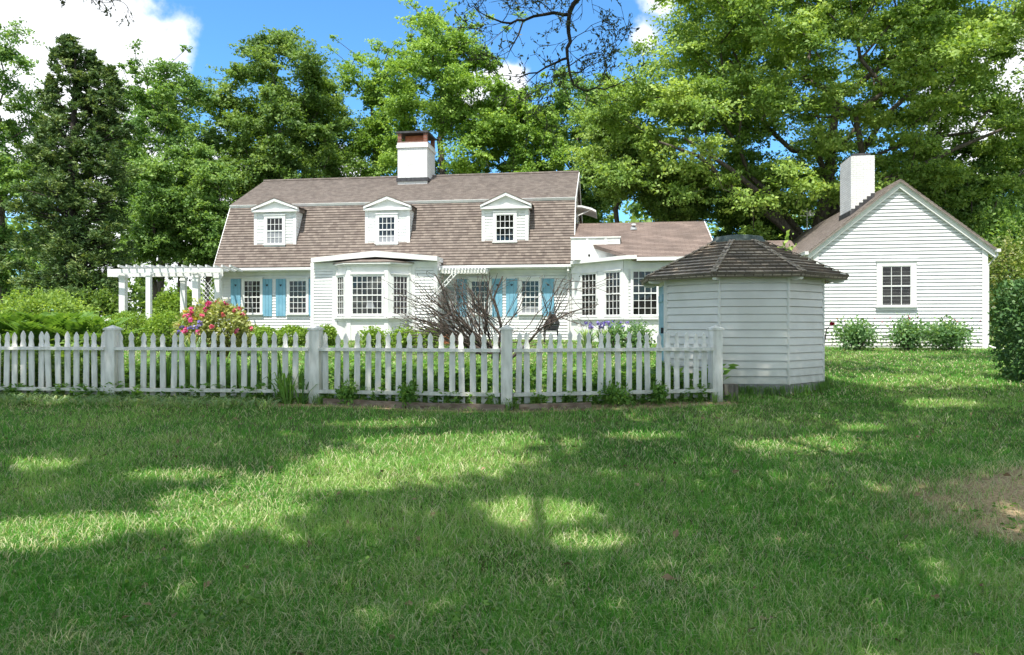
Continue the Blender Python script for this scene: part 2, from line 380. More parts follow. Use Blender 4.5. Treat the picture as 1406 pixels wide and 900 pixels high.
def crown_pts(rng, c, r, n, rag=.28, shell=.5, low=-1.):
    out = []; ph = rng.random(8)*6.28
    while len(out) < n:
        d = rdir(rng, 1)[0]
        if d[2] < low: continue
        az = math.atan2(d[1], d[0]); el = math.asin(d[2])
        q_ = (np.abs(d)**2.8).sum()**(-1/2.8)
        k = q_*(1+rag*(math.sin(2*az+ph[0])*.4+math.sin(3*az+2*el+ph[1])*.4+math.sin(5*az-3*el+ph[2])*.35+math.sin(4*el+ph[3])*.35))
        u = shell+(1-shell)*rng.random()**.6 if rng.random() < .75 else rng.random()**.5
        out.append(np.array(c)+d*np.array(r)*k*u)
    return np.array(out)
def tree(name, label, cat, px, D, top, cen_py, half_w, bottom, mat, n, per, size, seed, group=None, crad=1.0, tr=.25, bark='bark', rag=.3, shell=.5, depth=None, lean=(0, 0), sparse_top=0, flat=.62, tx=None):
    """a broadleaf tree from survey numbers: photo column, distance, rows of top / bottom of the crown, half width in photo pixels"""
    rng = np.random.default_rng(seed); x, y = at(px, D); z0 = g1(x, y)
    zt, zb = zat(top, D), zat(bottom, D); rx = half_w/F0*D; rz = (zt-zb)/2; ry = depth or rx
    c = np.array([x, y, (zt+zb)/2]); bx = x+lean[0] if tx is None else at(tx, D)[0]
    cl = crown_pts(rng, c, (max(rx-crad*.6, .5), max(ry-crad*.6, .5), max(rz-crad*.5, .5)), n, rag, shell)
    rad = crad*rng.uniform(.65, 1.25, len(cl))
    if sparse_top:
        k = int(n*sparse_top); k *= 2; tp = c+np.stack([rng.normal(0, .45, k)*rx, rng.normal(0, .4, k)*ry, rz*rng.uniform(.55, 1.1, k)], 1)
        cl = np.concatenate([cl, tp]); rad = np.concatenate([rad, rng.uniform(.25, .6, k)*crad])
    root = thing(name, label, cat, (bx, y+lean[1], z0), 0, group)
    o = np.array([bx, y+lean[1], z0]); nt_ = 7
    trunk = []
    for i in range(nt_):
        t = i/(nt_-1); p = np.array([bx+(x-bx)*t**1.5, y+lean[1]*(1-t), z0+(zb+rz*1.1-z0)*t])+rng.normal(size=3)*np.array([.12, .12, 0])*(0 < i)*tr*4
        trunk.append(p-o)
    segs = skeleton(o, trunk, cl-o, tr, rng)
    limbs('trunk', segs, bark, root, 7)
    pr = np.maximum((per*np.minimum(rad/crad, 1.2)).astype(int), 8)
    C, Dv, N, L, val = clump_leaves(rng, cl-o, rad, int(per*2.6), size*.57, flat)
    if sparse_top:
        thin = (np.repeat(np.arange(len(cl)), int(per*2.6)) >= n) & (rng.random(len(C)) > .13); C, Dv, N, L, val = (q_[~thin] for q_ in (C, Dv, N, L, val))
    leaves('crown', C, Dv, N, L, L*rng.uniform(.5, .75, len(L)), val, mat, root)
    return root
def bush(name, label, cat, px, D, top, half_w, mat, n, size, seed, group=None, base_py=None, depth=None, flatbot=.0, rag=.12, stem=True, up=.5, inner=.75, box=0, xy=None):
    rng = np.random.default_rng(seed); x, y = xy or at(px, D); z0 = g1(x, y); h = zat(top, D)-z0; rx = half_w/F0*D; ry = depth or rx
    ph = rng.random(8)*6.28; d = rdir(rng, n, .15); az = np.arctan2(d[:, 1], d[:, 0])
    k = 1+rag*(np.sin(3*az+ph[0]+2*d[:, 2])*.6+np.sin(7*az+ph[1]-5*d[:, 2])*.5+np.sin(13*az+9*d[:, 2]+ph[2])*.4)
    u = inner+(1-inner)*rng.random(n)**.7
    if box:
        mxd = np.max(np.abs(d), axis=1, keepdims=True); dd = d*(1-box)+d/mxd*box*.9
    else: dd = d
    C = dd*(k*u)[:, None]*np.array([rx, ry, h*.54])+np.array([0, 0, h*.5])
    C += rng.normal(size=C.shape)*size*.35
    keep = C[:, 2] > .02; C = C[keep]; d = d[keep]; m_ = len(C)
    root = thing(name, label, cat, (x, y, z0), 0, group)
    val = np.clip(rng.normal(.5, .22, m_), 0, 1); L = size*rng.uniform(.6, 1.35, m_)
    leaves('foliage', C, d+rng.normal(size=d.shape)*.7, rdir(rng, m_, up)+d*.6, L, L*.6, val, mat, root)
    if stem:
        segs = [(np.array([0, 0, -.1]), np.array([rng.normal()*rx*.4, rng.normal()*ry*.4, h*.7]), .02+.012*h, .008) for _ in range(6)]
        limbs('stem', segs, 'twig', root, 5)
    return root, rng, (rx, ry, h)
def blossoms(name, C, size, mat, parent, rng, petals=6, spread=.5):
    n = len(C); idx = np.repeat(np.arange(n), petals); m_ = len(idx)
    d = rdir(rng, m_, .25); d[:, 1] -= .35; d = unit(d)
    L = size*rng.uniform(.7, 1.2, m_)
    return leaves(name, C[idx]+d*(L*spread)[:, None], rdir(rng, m_), d, L, L*.8, rng.random(m_), mat, parent)

# ------------------------------------------------------------------ ground
def axis(lo, hi, fine0, fine1, df, dc):
    a = list(np.arange(fine0, fine1, df)); v = fine1; step = df
    while v < hi: a.append(v); step = min(step*1.25, dc); v += step
    a.append(hi); v = fine0; step = df
    while v > lo: v -= step; step = min(step*1.25, dc); a.append(max(v, lo))
    return np.unique(np.round(a, 4))
xs = axis(-300, 300, -12, 12, .16, 25); ys = axis(-40, 420, .5, 14, .16, 25)
X, Y = np.meshgrid(xs, ys); Z = gz(X, Y)
def dirtmask(x, y):
    e = 1.25*np.exp(-(((x-3.9)/1.1)**2+((y-5.0)/.85)**2)**1.4)
    e = np.maximum(e, .8*np.exp(-(((x-8.4)/1.3)**2+((y-9.0)/.55)**2)**1.5))
    yf = np.interp(x, [-12, -6.03, -2.89, -.08, 3.03, 4], [11.4, 11.0, 10.7, 10.15, 10.85, 11.1])
    e = np.maximum(e, .9*np.exp(-((y-yf+.12)/.22)**2)*(x < 3.3))
    return np.clip(e*1.5*(.15+1.6*fnoise(x*4.2, y*4.2))-.15, 0, 1)
nx, ny = len(xs), len(ys); i = np.arange(ny-1)[:, None]*nx+np.arange(nx-1)[None]
q = np.stack([i, i+1, i+nx+1, i+nx], -1).reshape(-1)
o = np_mesh('lawn', np.stack([X, Y, Z], -1).reshape(-1, 3), q, 4, 'lawn'); tag(o, kind='structure')
a = o.data.attributes.new('dirt', 'FLOAT', 'POINT'); a.data.foreach_set('value', dirtmask(X, Y).astype(np.float32).ravel())
o.data.polygons.foreach_set('use_smooth', [True]*len(o.data.polygons))

# ------------------------------------------------------------------ shared house parts
def window(par, F, Mx, px, cols, rows, casing=.09, wname='window', direct=False, sill=True, rail=True, glass=None, curtain=None):
    """px: glass rectangle in survey pixels on plane F. casing mesh with pane and sash bars below it"""
    a0, a1, b0, b1 = px if Mx is None else frect(F, Mx, *px)
    c = casing; mb = MB()
    mb.fbox(F, a0-c, a0, b0-c, b1+c, 0, .06); mb.fbox(F, a1, a1+c, b0-c, b1+c, 0, .06)
    mb.fbox(F, a0, a1, b1, b1+c, 0, .06); mb.fbox(F, a0-c-.02, a1+c+.02, b1+c, b1+c+.035, 0, .085)
    if sill:
        mb.fbox(F, a0, a1, b0-c, b0-.045, 0, .058); mb.fbox(F, a0-c-.03, a1+c+.03, b0-.045, b0, .002, .105)
    else: mb.fbox(F, a0, a1, b0-c, b0, 0, .058)
    w = mb.build('window_casing' if direct else wname, 'white', par)
    sub = par if direct else w
    pane = MB().fbox(F, a0, a1, b0, b1, .004, .026).build('window_pane' if direct else 'pane', 'glass', sub)
    if curtain:
        cb = MB()
        for (x0, x1, y0, y1) in curtain: cb.fbox(F, a0+(a1-a0)*x0, a0+(a1-a0)*x1, b0+(b1-b0)*y0, b0+(b1-b0)*y1, .004, .0275)
        cb.build('window_shade' if direct else 'shade', 'curtain', sub)
    g = MB(); t = .009
    for i in range(1, cols): x = a0+(a1-a0)*i/cols; g.fbox(F, x-t, x+t, b0, b1, .024, .042)
    for j in range(1, rows):
        y = b0+(b1-b0)*j/rows; big = rail and j == rows//2
        g.fbox(F, a0, a1, y-(.022 if big else t), y+(.022 if big else t), .024, .054 if big else .0415)
    for (p, q_, r_, s_) in ((a0, a0+.028, b0, b1), (a1-.028, a1, b0, b1), (a0+.028, a1-.028, b1-.028, b1), (a0+.028, a1-.028, b0, b0+.035)): g.fbox(F, p, q_, r_, s_, .0235, .05)
    g.build('sash_bars', 'white', sub)
    return w, (a0, a1, b0, b1)
def shutter(par, F, Mx, px):
    a0, a1, b0, b1 = frect(F, Mx, *px); mb = MB(); n = 3; w = (a1-a0)/n
    for i in range(n): mb.fbox(F, a0+i*w+.004, a0+(i+1)*w-.004, b0, b1, .02, .048)
    for f in (.12, .88): mb.fbox(F, a0+.015, a1-.015, b0+(b1-b0)*f-.05, b0+(b1-b0)*f+.05, .012, .0195)
    for s in (a0+.002, a1-.012): mb.fbox(F, s, s+.01, b0, b1, .016, .046)
    s = mb.build('shutter', 'blue', par)
    cx, cy, k = (a0+a1)/2, b1-.17*(b1-b0), .05
    heart = [(0, -1), (.55, -.35), (.95, .25), (.85, .7), (.45, .85), (.1, .6), (0, .4), (-.1, .6), (-.45, .85), (-.85, .7), (-.95, .25), (-.55, -.35)]
    MB().prism(F, [(cx+k*x, cy+k*y) for x, y in heart], .046, .0505).build('heart_cutout', 'dark', s)
    return s
def gutter(mb, p, q, r=.06):
    mb.beam(p, q, r*2, r*1.5)

# ------------------------------------------------------------------ main house
HB = .90
hx0, hy0 = at(783.5, 27.0)
house = thing('gambrel_house', 'long white clapboard house with brown gambrel roof, three dormers and blue shutters', 'house', (hx0, hy0, HB), math.radians(-8))
HM = Matrix.Translation((hx0, hy0, HB)) @ Matrix.Rotation(math.radians(-8), 4, 'Z')
FW = Fr((0, 0, 0), (1, 0, 0), (0, 0, 1), (0, -1, 0))          # front wall plane
def HP(c): return Fr((0, -c, 0), (1, 0, 0), (0, 0, 1), (0, -1, 0))   # plane c metres in front of the wall
XL = fpix(FW, HM, 303, 420)[0]
EO = .34
z_e = fpix(HP(EO), HM, 785, 362)[1]; z_b = fpix(HP(-1.0), HM, 787, 272)[1]; z_r = fpix(HP(-3.9), HM, 790, 236.5)[1]
xl_roof = fpix(HP(EO), HM, 293, 366)[0]; xr_roof = .12
DEEP = 7.8
# walls: solid core, clapboards on front and right end
mb = MB(); mb.box(XL+.02, -.02, .02, DEEP, -.5, z_e)
gp = [(.02, -.5), (DEEP, -.5), (DEEP, z_e), (DEEP-1.15, z_b-.15), (DEEP/2, z_r-.2), (1.15, z_b-.15), (.02, z_e)]
GE = Fr((0, 0, 0), (0, 1, 0), (0, 0, 1), (1, 0, 0)); mb.prism(GE, gp[2:]+[(.02, z_e-.01), ][:0], XL+.05, -.03)
FL = Fr((XL, 0, 0), (1, 0, 0), (0, 0, 1), (0, -1, 0))
mb.lapped(FL, [(0, -.25), (-XL, -.25), (-XL, z_e), (0, z_e)], .115, .024, gap=.015)
mb.lapped(GE, gp, .115, .024, gap=.015)
mb.build('wall', 'white', house)
mb = MB(); mb.fbox(FW, XL-.02, XL+.11, -.2, z_e-.02, 0, .035); mb.fbox(FW, -.11, .025, -.2, z_e-.02, 0, .035); mb.box(.0, .032, -.03, .11, -.2, z_e-.02)
mb.fbox(FW, XL-.02, .02, z_e-.30, z_e-.03, 0, .03); mb.build('corner_board', 'white', house)
mb = MB(); mb.fbox(FW, XL, 0, -.5, -.22, -.01, .022); mb.build('foundation', 'stone', house)
# roof
def slope(p0, p1, x0, x1):
    """frame on the roof plane through (y,z) p0 and p1, seen from outside; front slopes"""
    v = Vector((0, p1[0]-p0[0], p1[1]-p0[1])); n = Vector((0, -v.z, v.y))
    return Fr((x0, p0[0], p0[1]), (1, 0, 0), v, n), v.length
LR = xr_roof-xl_roof
F1, L1 = slope((-EO, z_e), (1.0, z_b), xl_roof, 0); F2, L2 = slope((.90, z_b+.01), (3.9, z_r), xl_roof, 0)
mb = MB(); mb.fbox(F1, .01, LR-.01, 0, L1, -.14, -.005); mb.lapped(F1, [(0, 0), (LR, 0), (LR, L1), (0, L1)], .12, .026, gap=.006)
B1 = Fr((xr_roof, DEEP+EO, z_e), (-1, 0, 0), (0, -(EO+1), z_b-z_e), (0, z_b-z_e, EO+1)); mb.fbox(B1, .01, LR-.01, 0, L1, -.14, 0)
mb.build('lower_roof', 'shingle', house)
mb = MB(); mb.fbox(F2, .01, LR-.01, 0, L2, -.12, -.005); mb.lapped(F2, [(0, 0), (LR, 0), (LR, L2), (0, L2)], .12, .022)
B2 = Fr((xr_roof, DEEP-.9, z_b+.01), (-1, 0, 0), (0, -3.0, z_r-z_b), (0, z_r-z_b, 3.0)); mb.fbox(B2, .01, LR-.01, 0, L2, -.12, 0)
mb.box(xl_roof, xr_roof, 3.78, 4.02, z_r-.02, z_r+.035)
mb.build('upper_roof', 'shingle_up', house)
mb = MB(); mb.fbox(F2, -.01, LR+.01, -.026, -.002, -.10, .006)
for xx in (xl_roof-.03, xr_roof):
    s = Fr((xx, 0, 0), (0, 1, 0), (0, 0, 1), (1, 0, 0)); w = .03
    mb.prism(s, [(-EO, z_e-.20), (-EO, z_e-.01), (.98, z_b+.0), (.98, z_b-.26)], 0, w)
    mb.prism(s, [(.98, z_b-.26), (.98, z_b+.0), (3.9, z_r-.01), (3.9, z_r-.24)], 0, w-.002)
    mb.prism(s, [(3.9, z_r-.24), (3.9, z_r-.01), (DEEP-.98, z_b), (DEEP-.98, z_b-.26)], 0, w-.004)
    mb.prism(s, [(DEEP-.98, z_b-.26), (DEEP-.98, z_b), (DEEP+EO, z_e-.01), (DEEP+EO, z_e-.2)], 0, w)
mb.build('roof_trim', 'white', house)
xg = fpix(HP(EO), HM, 429, 362)[0]
mb = MB(); mb.box(xl_roof, xr_roof, -EO+.01, .0, z_e-.17, z_e-.15)
mb.box(xl_roof, xr_roof, -EO-.02, -EO+.0, z_e-.17, z_e-.03); mb.build('eave_soffit', 'white', house)
mb = MB(); mb.box(xl_roof-.05, xr_roof+.04, -EO-.125, -EO-.022, z_e-.13, z_e-.045); mb.build('gutter', 'white', house)
mb = MB()
xd = -.07
mb.tube([(xd, -EO-.07, z_e-.12), (xd, -EO-.07, z_e-.25), (xd, -.08, z_e-.5), (xd, -.08, -.1)], .042, 8)
mb.build('downspout', 'white', house)
# gable-end balcony door, its awning
mb = MB(); mb.fbox(GE, 1.9, 2.8, z_e+.25, z_e+2.2, .0, .05); mb.build('balcony_door', 'glass', house)
mb = MB()
za = fpix(Fr((.5, 1.6, 0), (1, 0, 0), (0, 0, 1), (0, -1, 0)), HM, 800, 287)[1]
pts = [(.04, za+.12), (.35, za+.10), (.72, za+.0), (.9, za-.10), (.9, za-.17), (.7, za-.07), (.35, za+.03), (.04, za+.05)]
AF = Fr((0, 1.4, 0), (1, 0, 0), (0, 0, 1), (0, -1, 0))
for i in range(3): mb.prism(AF, [pts[i], pts[i+1], pts[6-i], pts[7-i]][::-1], -1.9, 0)
mb.tube([(.04, 1.5, za-.35), (.75, 1.5, za-.04)], .02, 6); mb.build('awning', 'white', house)

# windows and shutters of the front wall
window(house, FW, HM, (335.5, 385.5, 358.5, 431), 4, 6, .085)
window(house, FW, HM, (397.5, 385.5, 421.5, 431), 4, 6, .085)
window(house, FW, HM, (647, 386, 671.5, 431), 4, 6, .085)
window(house, FW, HM, (716, 385.5, 740.5, 431), 4, 6, .085, curtain=[(.04, .96, .03, .22)])
for r_ in ((317.4, 383.5, 331, 434.5), (360.6, 383.5, 374, 434.5), (379.3, 383.5, 392.8, 434.5), (424.6, 383.5, 437, 434.5), (627, 384, 641, 435), (676, 383, 690, 435), (695, 383, 710.5, 434.5), (744.5, 383, 761, 434)): shutter(house, FW, HM, r_)

# dormers
for (fx0, fx1, ftop, fbot, apx, apy, ex0, ex1, ey, g, shade) in (
        (349.5, 406, 291, 338, 376.7, 273.5, 345.5, 408.5, 291.5, (366.7, 299.5, 389, 335.5), [(.05, .95, .03, .5)]),
        (502, 562, 288.5, 335.5, 530.8, 270.5, 499, 564, 288.5, (520, 298, 543, 334), [(.05, .95, .03, .3)]),
        (662, 725, 286.5, 333, 692, 265.5, 659.5, 729.5, 286.2, (681, 295, 706, 332), None)):
    d = MB(); DF = HP(-.12)
    a0, a1, b0, b1 = frect(DF, HM, fx0, ftop, fx1, fbot); am, zt = fpix(HP(0), HM, apx, apy); e0 = fpix(HP(0), HM, ex0, ey)[0]; e1 = fpix(HP(0), HM, ex1, ey)[0]
    am = (e0+e1)/2
    d.box(a0, a1, .14, 1.1, b0-.05, b1-.01)
    DL = Fr((0, .12, 0), (1, 0, 0), (0, 0, 1), (0, -1, 0)); DL.o = Vector((0, .14, 0))
    d.lapped(DL, [(a0, b0), (a1, b0), (a1, b1), (a0, b1)], .11, .02, gap=.013)
    CR = Fr((a1, .14, 0), (0, 1, 0), (0, 0, 1), (1, 0, 0)); d.lapped(CR, [(0, b0-.05), (.95, b0-.05), (.95, b1), (0, b1)], .11, .02, gap=.013)
    dm = d.build('dormer', 'white', house)
    t = MB()
    for s0, s1 in ((a0-.02, a0+.10), (a1-.10, a1+.02)): t.fbox(DL, s0, s1, b0, b1, .0, .03)
    t.box(e0, e1, .0, .16, b1-.02, b1+.07)
    PF = Fr((0, .0, 0), (1, 0, 0), (0, 0, 1), (0, -1, 0))
    t.prism(PF, [(e0+.1, b1+.06), (e1-.1, b1+.06), (am, zt-.07)], -.13, -.08)
    for s, e in ((1, e0), (-1, e1)):
        p = [(e, b1+.055), (e, b1+.14), (am, zt+.02), (am, zt-.09)]
        t.prism(PF, p if s < 0 else p[::-1], -.12, .03)
    t.build('dormer_trim', 'white', dm)
    rf = MB()
    for s, e in ((1, e0-.02), (-1, e1+.02)):
        p = [(e, b1+.135), (e, b1+.165), (am, zt+.055), (am, zt+.02)]
        rf.prism(PF, p if s < 0 else p[::-1], -2.6, .04)
        p = [(e+s*.05, b1-.0), (e+s*.05, b1+.13), (am, zt+.015), (am, b1)]
        rf.prism(PF, p if s < 0 else p[::-1], -2.5, -.14)
    rf.build('dormer_roof', 'shingle', dm)
    window(dm, DL.off(.01), HM, g, 4, 4, .10, direct=True, curtain=shade)

# projecting front room with low gable roof and bay window
PP = .95; PF_ = HP(PP)
pa0 = fpix(PF_, HM, 427.5, 420)[0]; pa1 = fpix(PF_, HM, 600, 420)[0]
RO = HP(PP+.28); zc = fpix(RO, HM, 429, 360.5)[1]; zp = fpix(RO, HM, 515, 350)[1]
r0 = fpix(RO, HM, 427, 358)[0]; r1 = fpix(RO, HM, 600, 358)[0]; rm = fpix(RO, HM, 515, 350)[0]
mb = MB(); mb.box(pa0+.02, pa1-.02, -PP+.02, .015, -.45, zc+.02)
mb.lapped(Fr((pa0, -PP, 0), (1, 0, 0), (0, 0, 1), (0, -1, 0)), [(0, -.2), (pa1-pa0, -.2), (pa1-pa0, zc), (0, zc)], .115, .024, gap=.015)
PR = Fr((pa1, -PP, 0), (0, 1, 0), (0, 0, 1), (1, 0, 0)); mb.lapped(PR, [(0, -.2), (PP, -.2), (PP, zc), (0, zc)], .115, .024, gap=.015)
front = mb.build('projecting_room', 'white', house)
mb = MB()
for s0, s1 in ((pa0-.02, pa0+.11), (pa1-.11, pa1+.02)): mb.fbox(PF_, s0, s1, -.25, zc, 0, .035)
mb.box(pa1, pa1+.032, -PP-.03, -PP+.11, -.25, zc)
ba0 = fpix(PF_, HM, 461.5, 420)[0]; ba1 = fpix(PF_, HM, 565.5, 420)[0]
for s0 in (ba0-.13, ba1+.01): mb.fbox(PF_, s0, s0+.12, -.25, zc, 0, .036)
mb.fbox(PF_, pa0+.11, pa1-.11, zc-.22, zc-.01, 0, .03)
mb.build('corner_board', 'white', front)
mb = MB(); RF = Fr((0, 0, 0), (1, 0, 0), (0, 0, 1), (0, -1, 0)); th = .165
mb.prism(RF, [(r0, zc), (rm, zp-.075), (rm, zp+th-.02), (r0, zc+th)], -.6, PP+.28)
mb.prism(RF, [(rm, zp-.075), (r1, zc), (r1, zc+th), (rm, zp+th-.02)], -.6, PP+.28)
mb.build('low_gable_roof', 'white', front)
BB = .62; bf0 = fpix(HP(PP+BB), HM, 477, 420)[0]; bf1 = fpix(HP(PP+BB), HM, 532.5, 420)[0]
P0 = (ba0, -PP); P1 = (bf0, -PP-BB); P2 = (bf1, -PP-BB); P3 = (ba1, -PP)
zs = fpix(HP(PP+BB), HM, 505, 436)[1]; zf = fpix(HP(PP+BB), HM, 505, 363)[1]
plan = [P0, P1, P2, P3, (ba1, -PP+.2), (ba0, -PP+.2)]
PL = Fr((0, 0, 0), (1, 0, 0), (0, 1, 0), (0, 0, 1))
def grow(pl, d):
    c = ((pl[0][0]+pl[3][0])/2, -PP)
    return [(x+(d if x > c[0] else -d), y-(d if y < -PP-.1 else 0)) for x, y in pl]
mb = MB(); mb.prism(PL, plan, -.45, zf)
bay = mb.build('bay_window', 'white', house)
mb = MB(); mb.prism(PL, grow(plan, .10), zs-.05, zs+.02); mb.prism(PL, grow(plan, .05), zs-.12, zs-.052); mb.prism(PL, grow(plan, .03), -.45, -.12)
mb.prism(PL, grow(plan, .06), zf-.06, zf-.002); mb.prism(PL, grow(plan, .13), zf, zf+.09)
for (A, B_) in ((P0, P1), (P1, P2), (P2, P3)):
    f = wallfr(A, B_); L = math.dist(A, B_)
    for s0, s1 in ((-.01, .13), (L-.13, L+.01)): mb.fbox(f, s0, s1, -.12, zs-.125, 0, .03); mb.fbox(f, s0, s1, zs+.02, zf-.07, 0, .032)
mb.build('bay_trim', 'white', bay)
mb = MB(); gp_ = grow(plan, .14); ap = Vector((rm, -PP+.25, fpix(HP(PP+.25), HM, 512, 353.5)[1]+.02))
for i in range(3):
    A, B_ = gp_[i], gp_[i+1]; mb.face([(A[0], A[1], zf+.092), (B_[0], B_[1], zf+.092), tuple(ap)])
    mb.face([(A[0], A[1], zf+.05), (B_[0], B_[1], zf+.05), (B_[0], B_[1], zf+.092), (A[0], A[1], zf+.092)])
mb.build('bay_roof', 'shingle', bay)
zt_ = fpix(HP(PP+BB), HM, 505, 379)[1]; zb_ = zs+.10
for (A, B_, cols, cu) in ((P0, P1, 3, None), (P1, P2, 6, None), (P2, P3, 4, None)):
    f = wallfr(A, B_); L = math.dist(A, B_)
    window(bay, f, None, (.19, L-.19, zb_, zt_), cols, 6, .055, direct=True, sill=False)
sb = MB(); lm = frect(HP(PP+BB+.028), HM, 502, 413, 514.5, 424)
sb.prism(HP(PP+BB+.0), [(lm[0], lm[2]), (lm[1], lm[2]), (lm[1]-.08, lm[3]), (lm[0]+.08, lm[3])], .0262, .030); sb.build('lamp_shade', 'curtain', bay)
# porch pergola over the entry, between the front room and the shutters
mb = MB(); pa = fpix(HP(.9), HM, 604, 372)[0]; pb = fpix(HP(.9), HM, 668, 372)[0]; zq = fpix(HP(.9), HM, 636, 372)[1]
for yy in (-.85, -.45): mb.box(pa, pb, yy-.03, yy+.03, zq-.08, zq+.02)
n = 15
for i in range(n):
    x = pa+.03+(pb-pa-.06)*i/(n-1); mb.box(x-.022, x+.022, -1.05, -.02, zq+.022, zq+.10)
mb.build('entry_pergola', 'white', house)
mb = MB(); q0 = (pa+.72, -.95, zq-.02); q1 = (pa-.15, -.99, zq-.95)
mb.beam(q0, q1, .03, .03); v = Vector(q1)-Vector(q0); nn = Vector((v.z, 0, -v.x)).normalized()*.12
mb.beam(Vector(q0)+nn, Vector(q1)+nn, .03, .03)
for i in range(9):
    p = Vector(q0)+v*(i+.2)/9.5; mb.beam(p, p+nn+v*.05*(1 if i % 2 else -1), .02, .02)
mb.build('lattice_brace', 'white', house)
mb = MB(); s0 = fpix(HP(.9), HM, 606, 460)[0]; s1 = fpix(HP(.9), HM, 642, 460)[0]
mb.box(s0, s1, -1.3, -.03, -.4, .02); mb.box(s0+.1, s1-.1, -.95, -.03, .02, .17); mb.build('door_step', 'stone', house, bevel=.02)
mb = MB(); d0 = fpix(FW, HM, 606, 420)[0]; d1 = fpix(FW, HM, 624, 420)[0]
mb.fbox(FW, d0, d1, .05, 2.0, .0, .05); mb.build('front_door', 'grey', house)

# main chimney
CF = HP(-2.9); a0, a1, b0, b1 = frect(CF, HM, 546, 203, 586.5, 246)
mb = MB(); dp = 1.35; mb.box(a0, a1, 2.9, 2.9+dp, b0-.8, b1); mb.box(a0-.045, a1+.045, 2.9-.045, 2.9+dp+.045, b1, b1+.12); mb.box(a0-.02, a1+.02, 2.88, 2.92+dp, b1+.12, b1+.22)
ch = mb.build('chimney', 'whitebrick', house)
mb = MB(); mb.box(a0-.05, a1+.05, 2.85, 2.95+dp, b0-.10, b0+.05); mb.build('flashing', 'lead', ch)
zt = fpix(CF, HM, 566, 181)[1]
mb = MB()
for x in (a0, a1-.16):
    for y in (2.9, 2.9+dp-.16): mb.box(x, x+.16, y, y+.16, b1+.22, zt-.06)
mb.box(a0-.01, a1+.01, 2.89, 2.91+dp, b1+.22, b1+.27)
mb.build('brick_cap_posts', 'redbrick', ch)
mb = MB(); mb.box(a0-.05, a1+.05, 2.85, 2.95+dp, zt-.06, zt+.02); mb.build('cap_slab', 'lead', ch)
mb = MB(); mb.box(a0+.25, a1-.25, 3.2, 2.9+dp-.25, b1+.2, zt-.1); mb.build('flue', 'terracotta', ch)

# right wing: three-sided sun room, its roof, flat deck with parapet, link to the cottage
S0 = (.06, -.32); S1 = (1.92, -2.15); xr = fpix(HP(-1.6), HM, 966.5, 307)[0]; S2 = (xr-.15, -2.15)
zE = fpix(HP(2.45), HM, 900, 354.5)[1]; zR = fpix(HP(-1.6), HM, 880, 306)[1]
FO = wallfr(S0, S1); FC = wallfr(S1, S2); LO = math.dist(S0, S1); LC = math.dist(S1, S2)
mb = MB(); mb.prism(PL, [S0, S1, S2, (xr-.15, 5), (.06, 5)], -.5, zE-.02)
GW = Fr((xr-.15, 0, 0), (0, 1, 0), (0, 0, 1), (1, 0, 0)); mb.prism(GW, [(-2.15, zE-.03), (5, zE-.03), (1.6, zR-.12)], -.2, 0)
mb.lapped(FC, [(0, -.2), (LC, -.2), (LC, zE-.3), (0, zE-.3)], .115, .024, gap=.015)
wing = mb.build('sun_room', 'white', house)
mb = MB()
for f, L in ((FO, LO), (FC, LC)):
    mb.fbox(f, 0, L, zE-.34, zE-.02, 0, .035); 
zsl = fpix(FC, HM, 885, 436)[1]; zst = fpix(FC, HM, 885, 372)[1]; 
mb.fbox(FO, 0, LO+.08, zsl-.07, zsl, 0, .10); mb.fbox(FC, 0, 2.3, zsl-.072, zsl-.002, 0, .11)
mb.fbox(FO, 0, LO, -.3, zsl-.075, 0, .02)
mb.fbox(FO, LO-.14, LO+.01, -.3, zE-.35, .021, .045); mb.fbox(FC, -.01, .16, -.3, zE-.35, .021, .05)
fp = lambda px: fpix(FO, HM, px, 400)[0]
for p0, p1 in ((fp(793.5), fp(798)), (fp(821), fp(831))): mb.fbox(FO, p0, p1, -.3, zE-.35, .021, .04)
c1 = fpix(FC, HM, 905.5, 400)[0]; mb.fbox(FC, c1, c1+.12, -.3, zE-.35, .021, .05)
mb.fbox(FC, .16, c1, -.3, zsl-.075, .016, .03)
mb.build('sun_room_trim', 'white', wing)
ztw = fpix(FO, HM, 825, 375)[1]; zbw = zsl+.06
window(house, FO, None, (fp(799.5), fp(820), zbw, ztw), 4, 6, .03)
window(house, FO, None, (fp(832.5), fp(853), zbw, ztw), 4, 6, .03)
fc = lambda px: fpix(FC, HM, px, 400)[0]
window(house, FC, None, (fc(868.5), fc(902.5), zbw, ztw), 4, 6, .06)
window(house, FC, None, (fc(912), fc(946), zbw, ztw), 4, 6, .06)
FWR, LW = slope((-2.45, zE), (1.6, zR), 0, 0)
k = (2.45-.3)/4.05*LW
mb = MB(); poly = [(2.35, 0), (xr, 0), (xr, LW), (.13, LW), (.13, k), ]
mb.prism(FWR, poly, -.12, -.012); mb.lapped(FWR, poly, .15, .014)
BW = Fr((xr, 5.65, zE), (-1, 0, 0), (0, -4.05, zR-zE), (0, zR-zE, 4.05)); mb.fbox(BW, 0, xr-.05, 0, LW, -.12, 0)
mb.build('sun_room_roof', 'shingle_wing', wing)
mb = MB(); dk = [(.03, -.62), (2.0, -2.50), (2.34, -2.50), (2.34, -1.9), (.3, .2), (.03, .2)]
mb.prism(PL, dk, zE-.025, zE+.10); mb.fbox(Fr((2.34, -2.5, 0), (1, 0, 0), (0, 0, 1), (0, -1, 0)), 0, xr-2.34+.04, zE-.09, zE+.03, -.04, .02)
mb.prism(Fr((xr+.005, 0, 0), (0, 1, 0), (0, 0, 1), (1, 0, 0)), [(-2.47, zE-.14), (-2.47, zE+.01), (1.6, zR+.01), (1.6, zR-.15)], 0, .03)
mb.build('sun_room_fascia', 'white', wing)
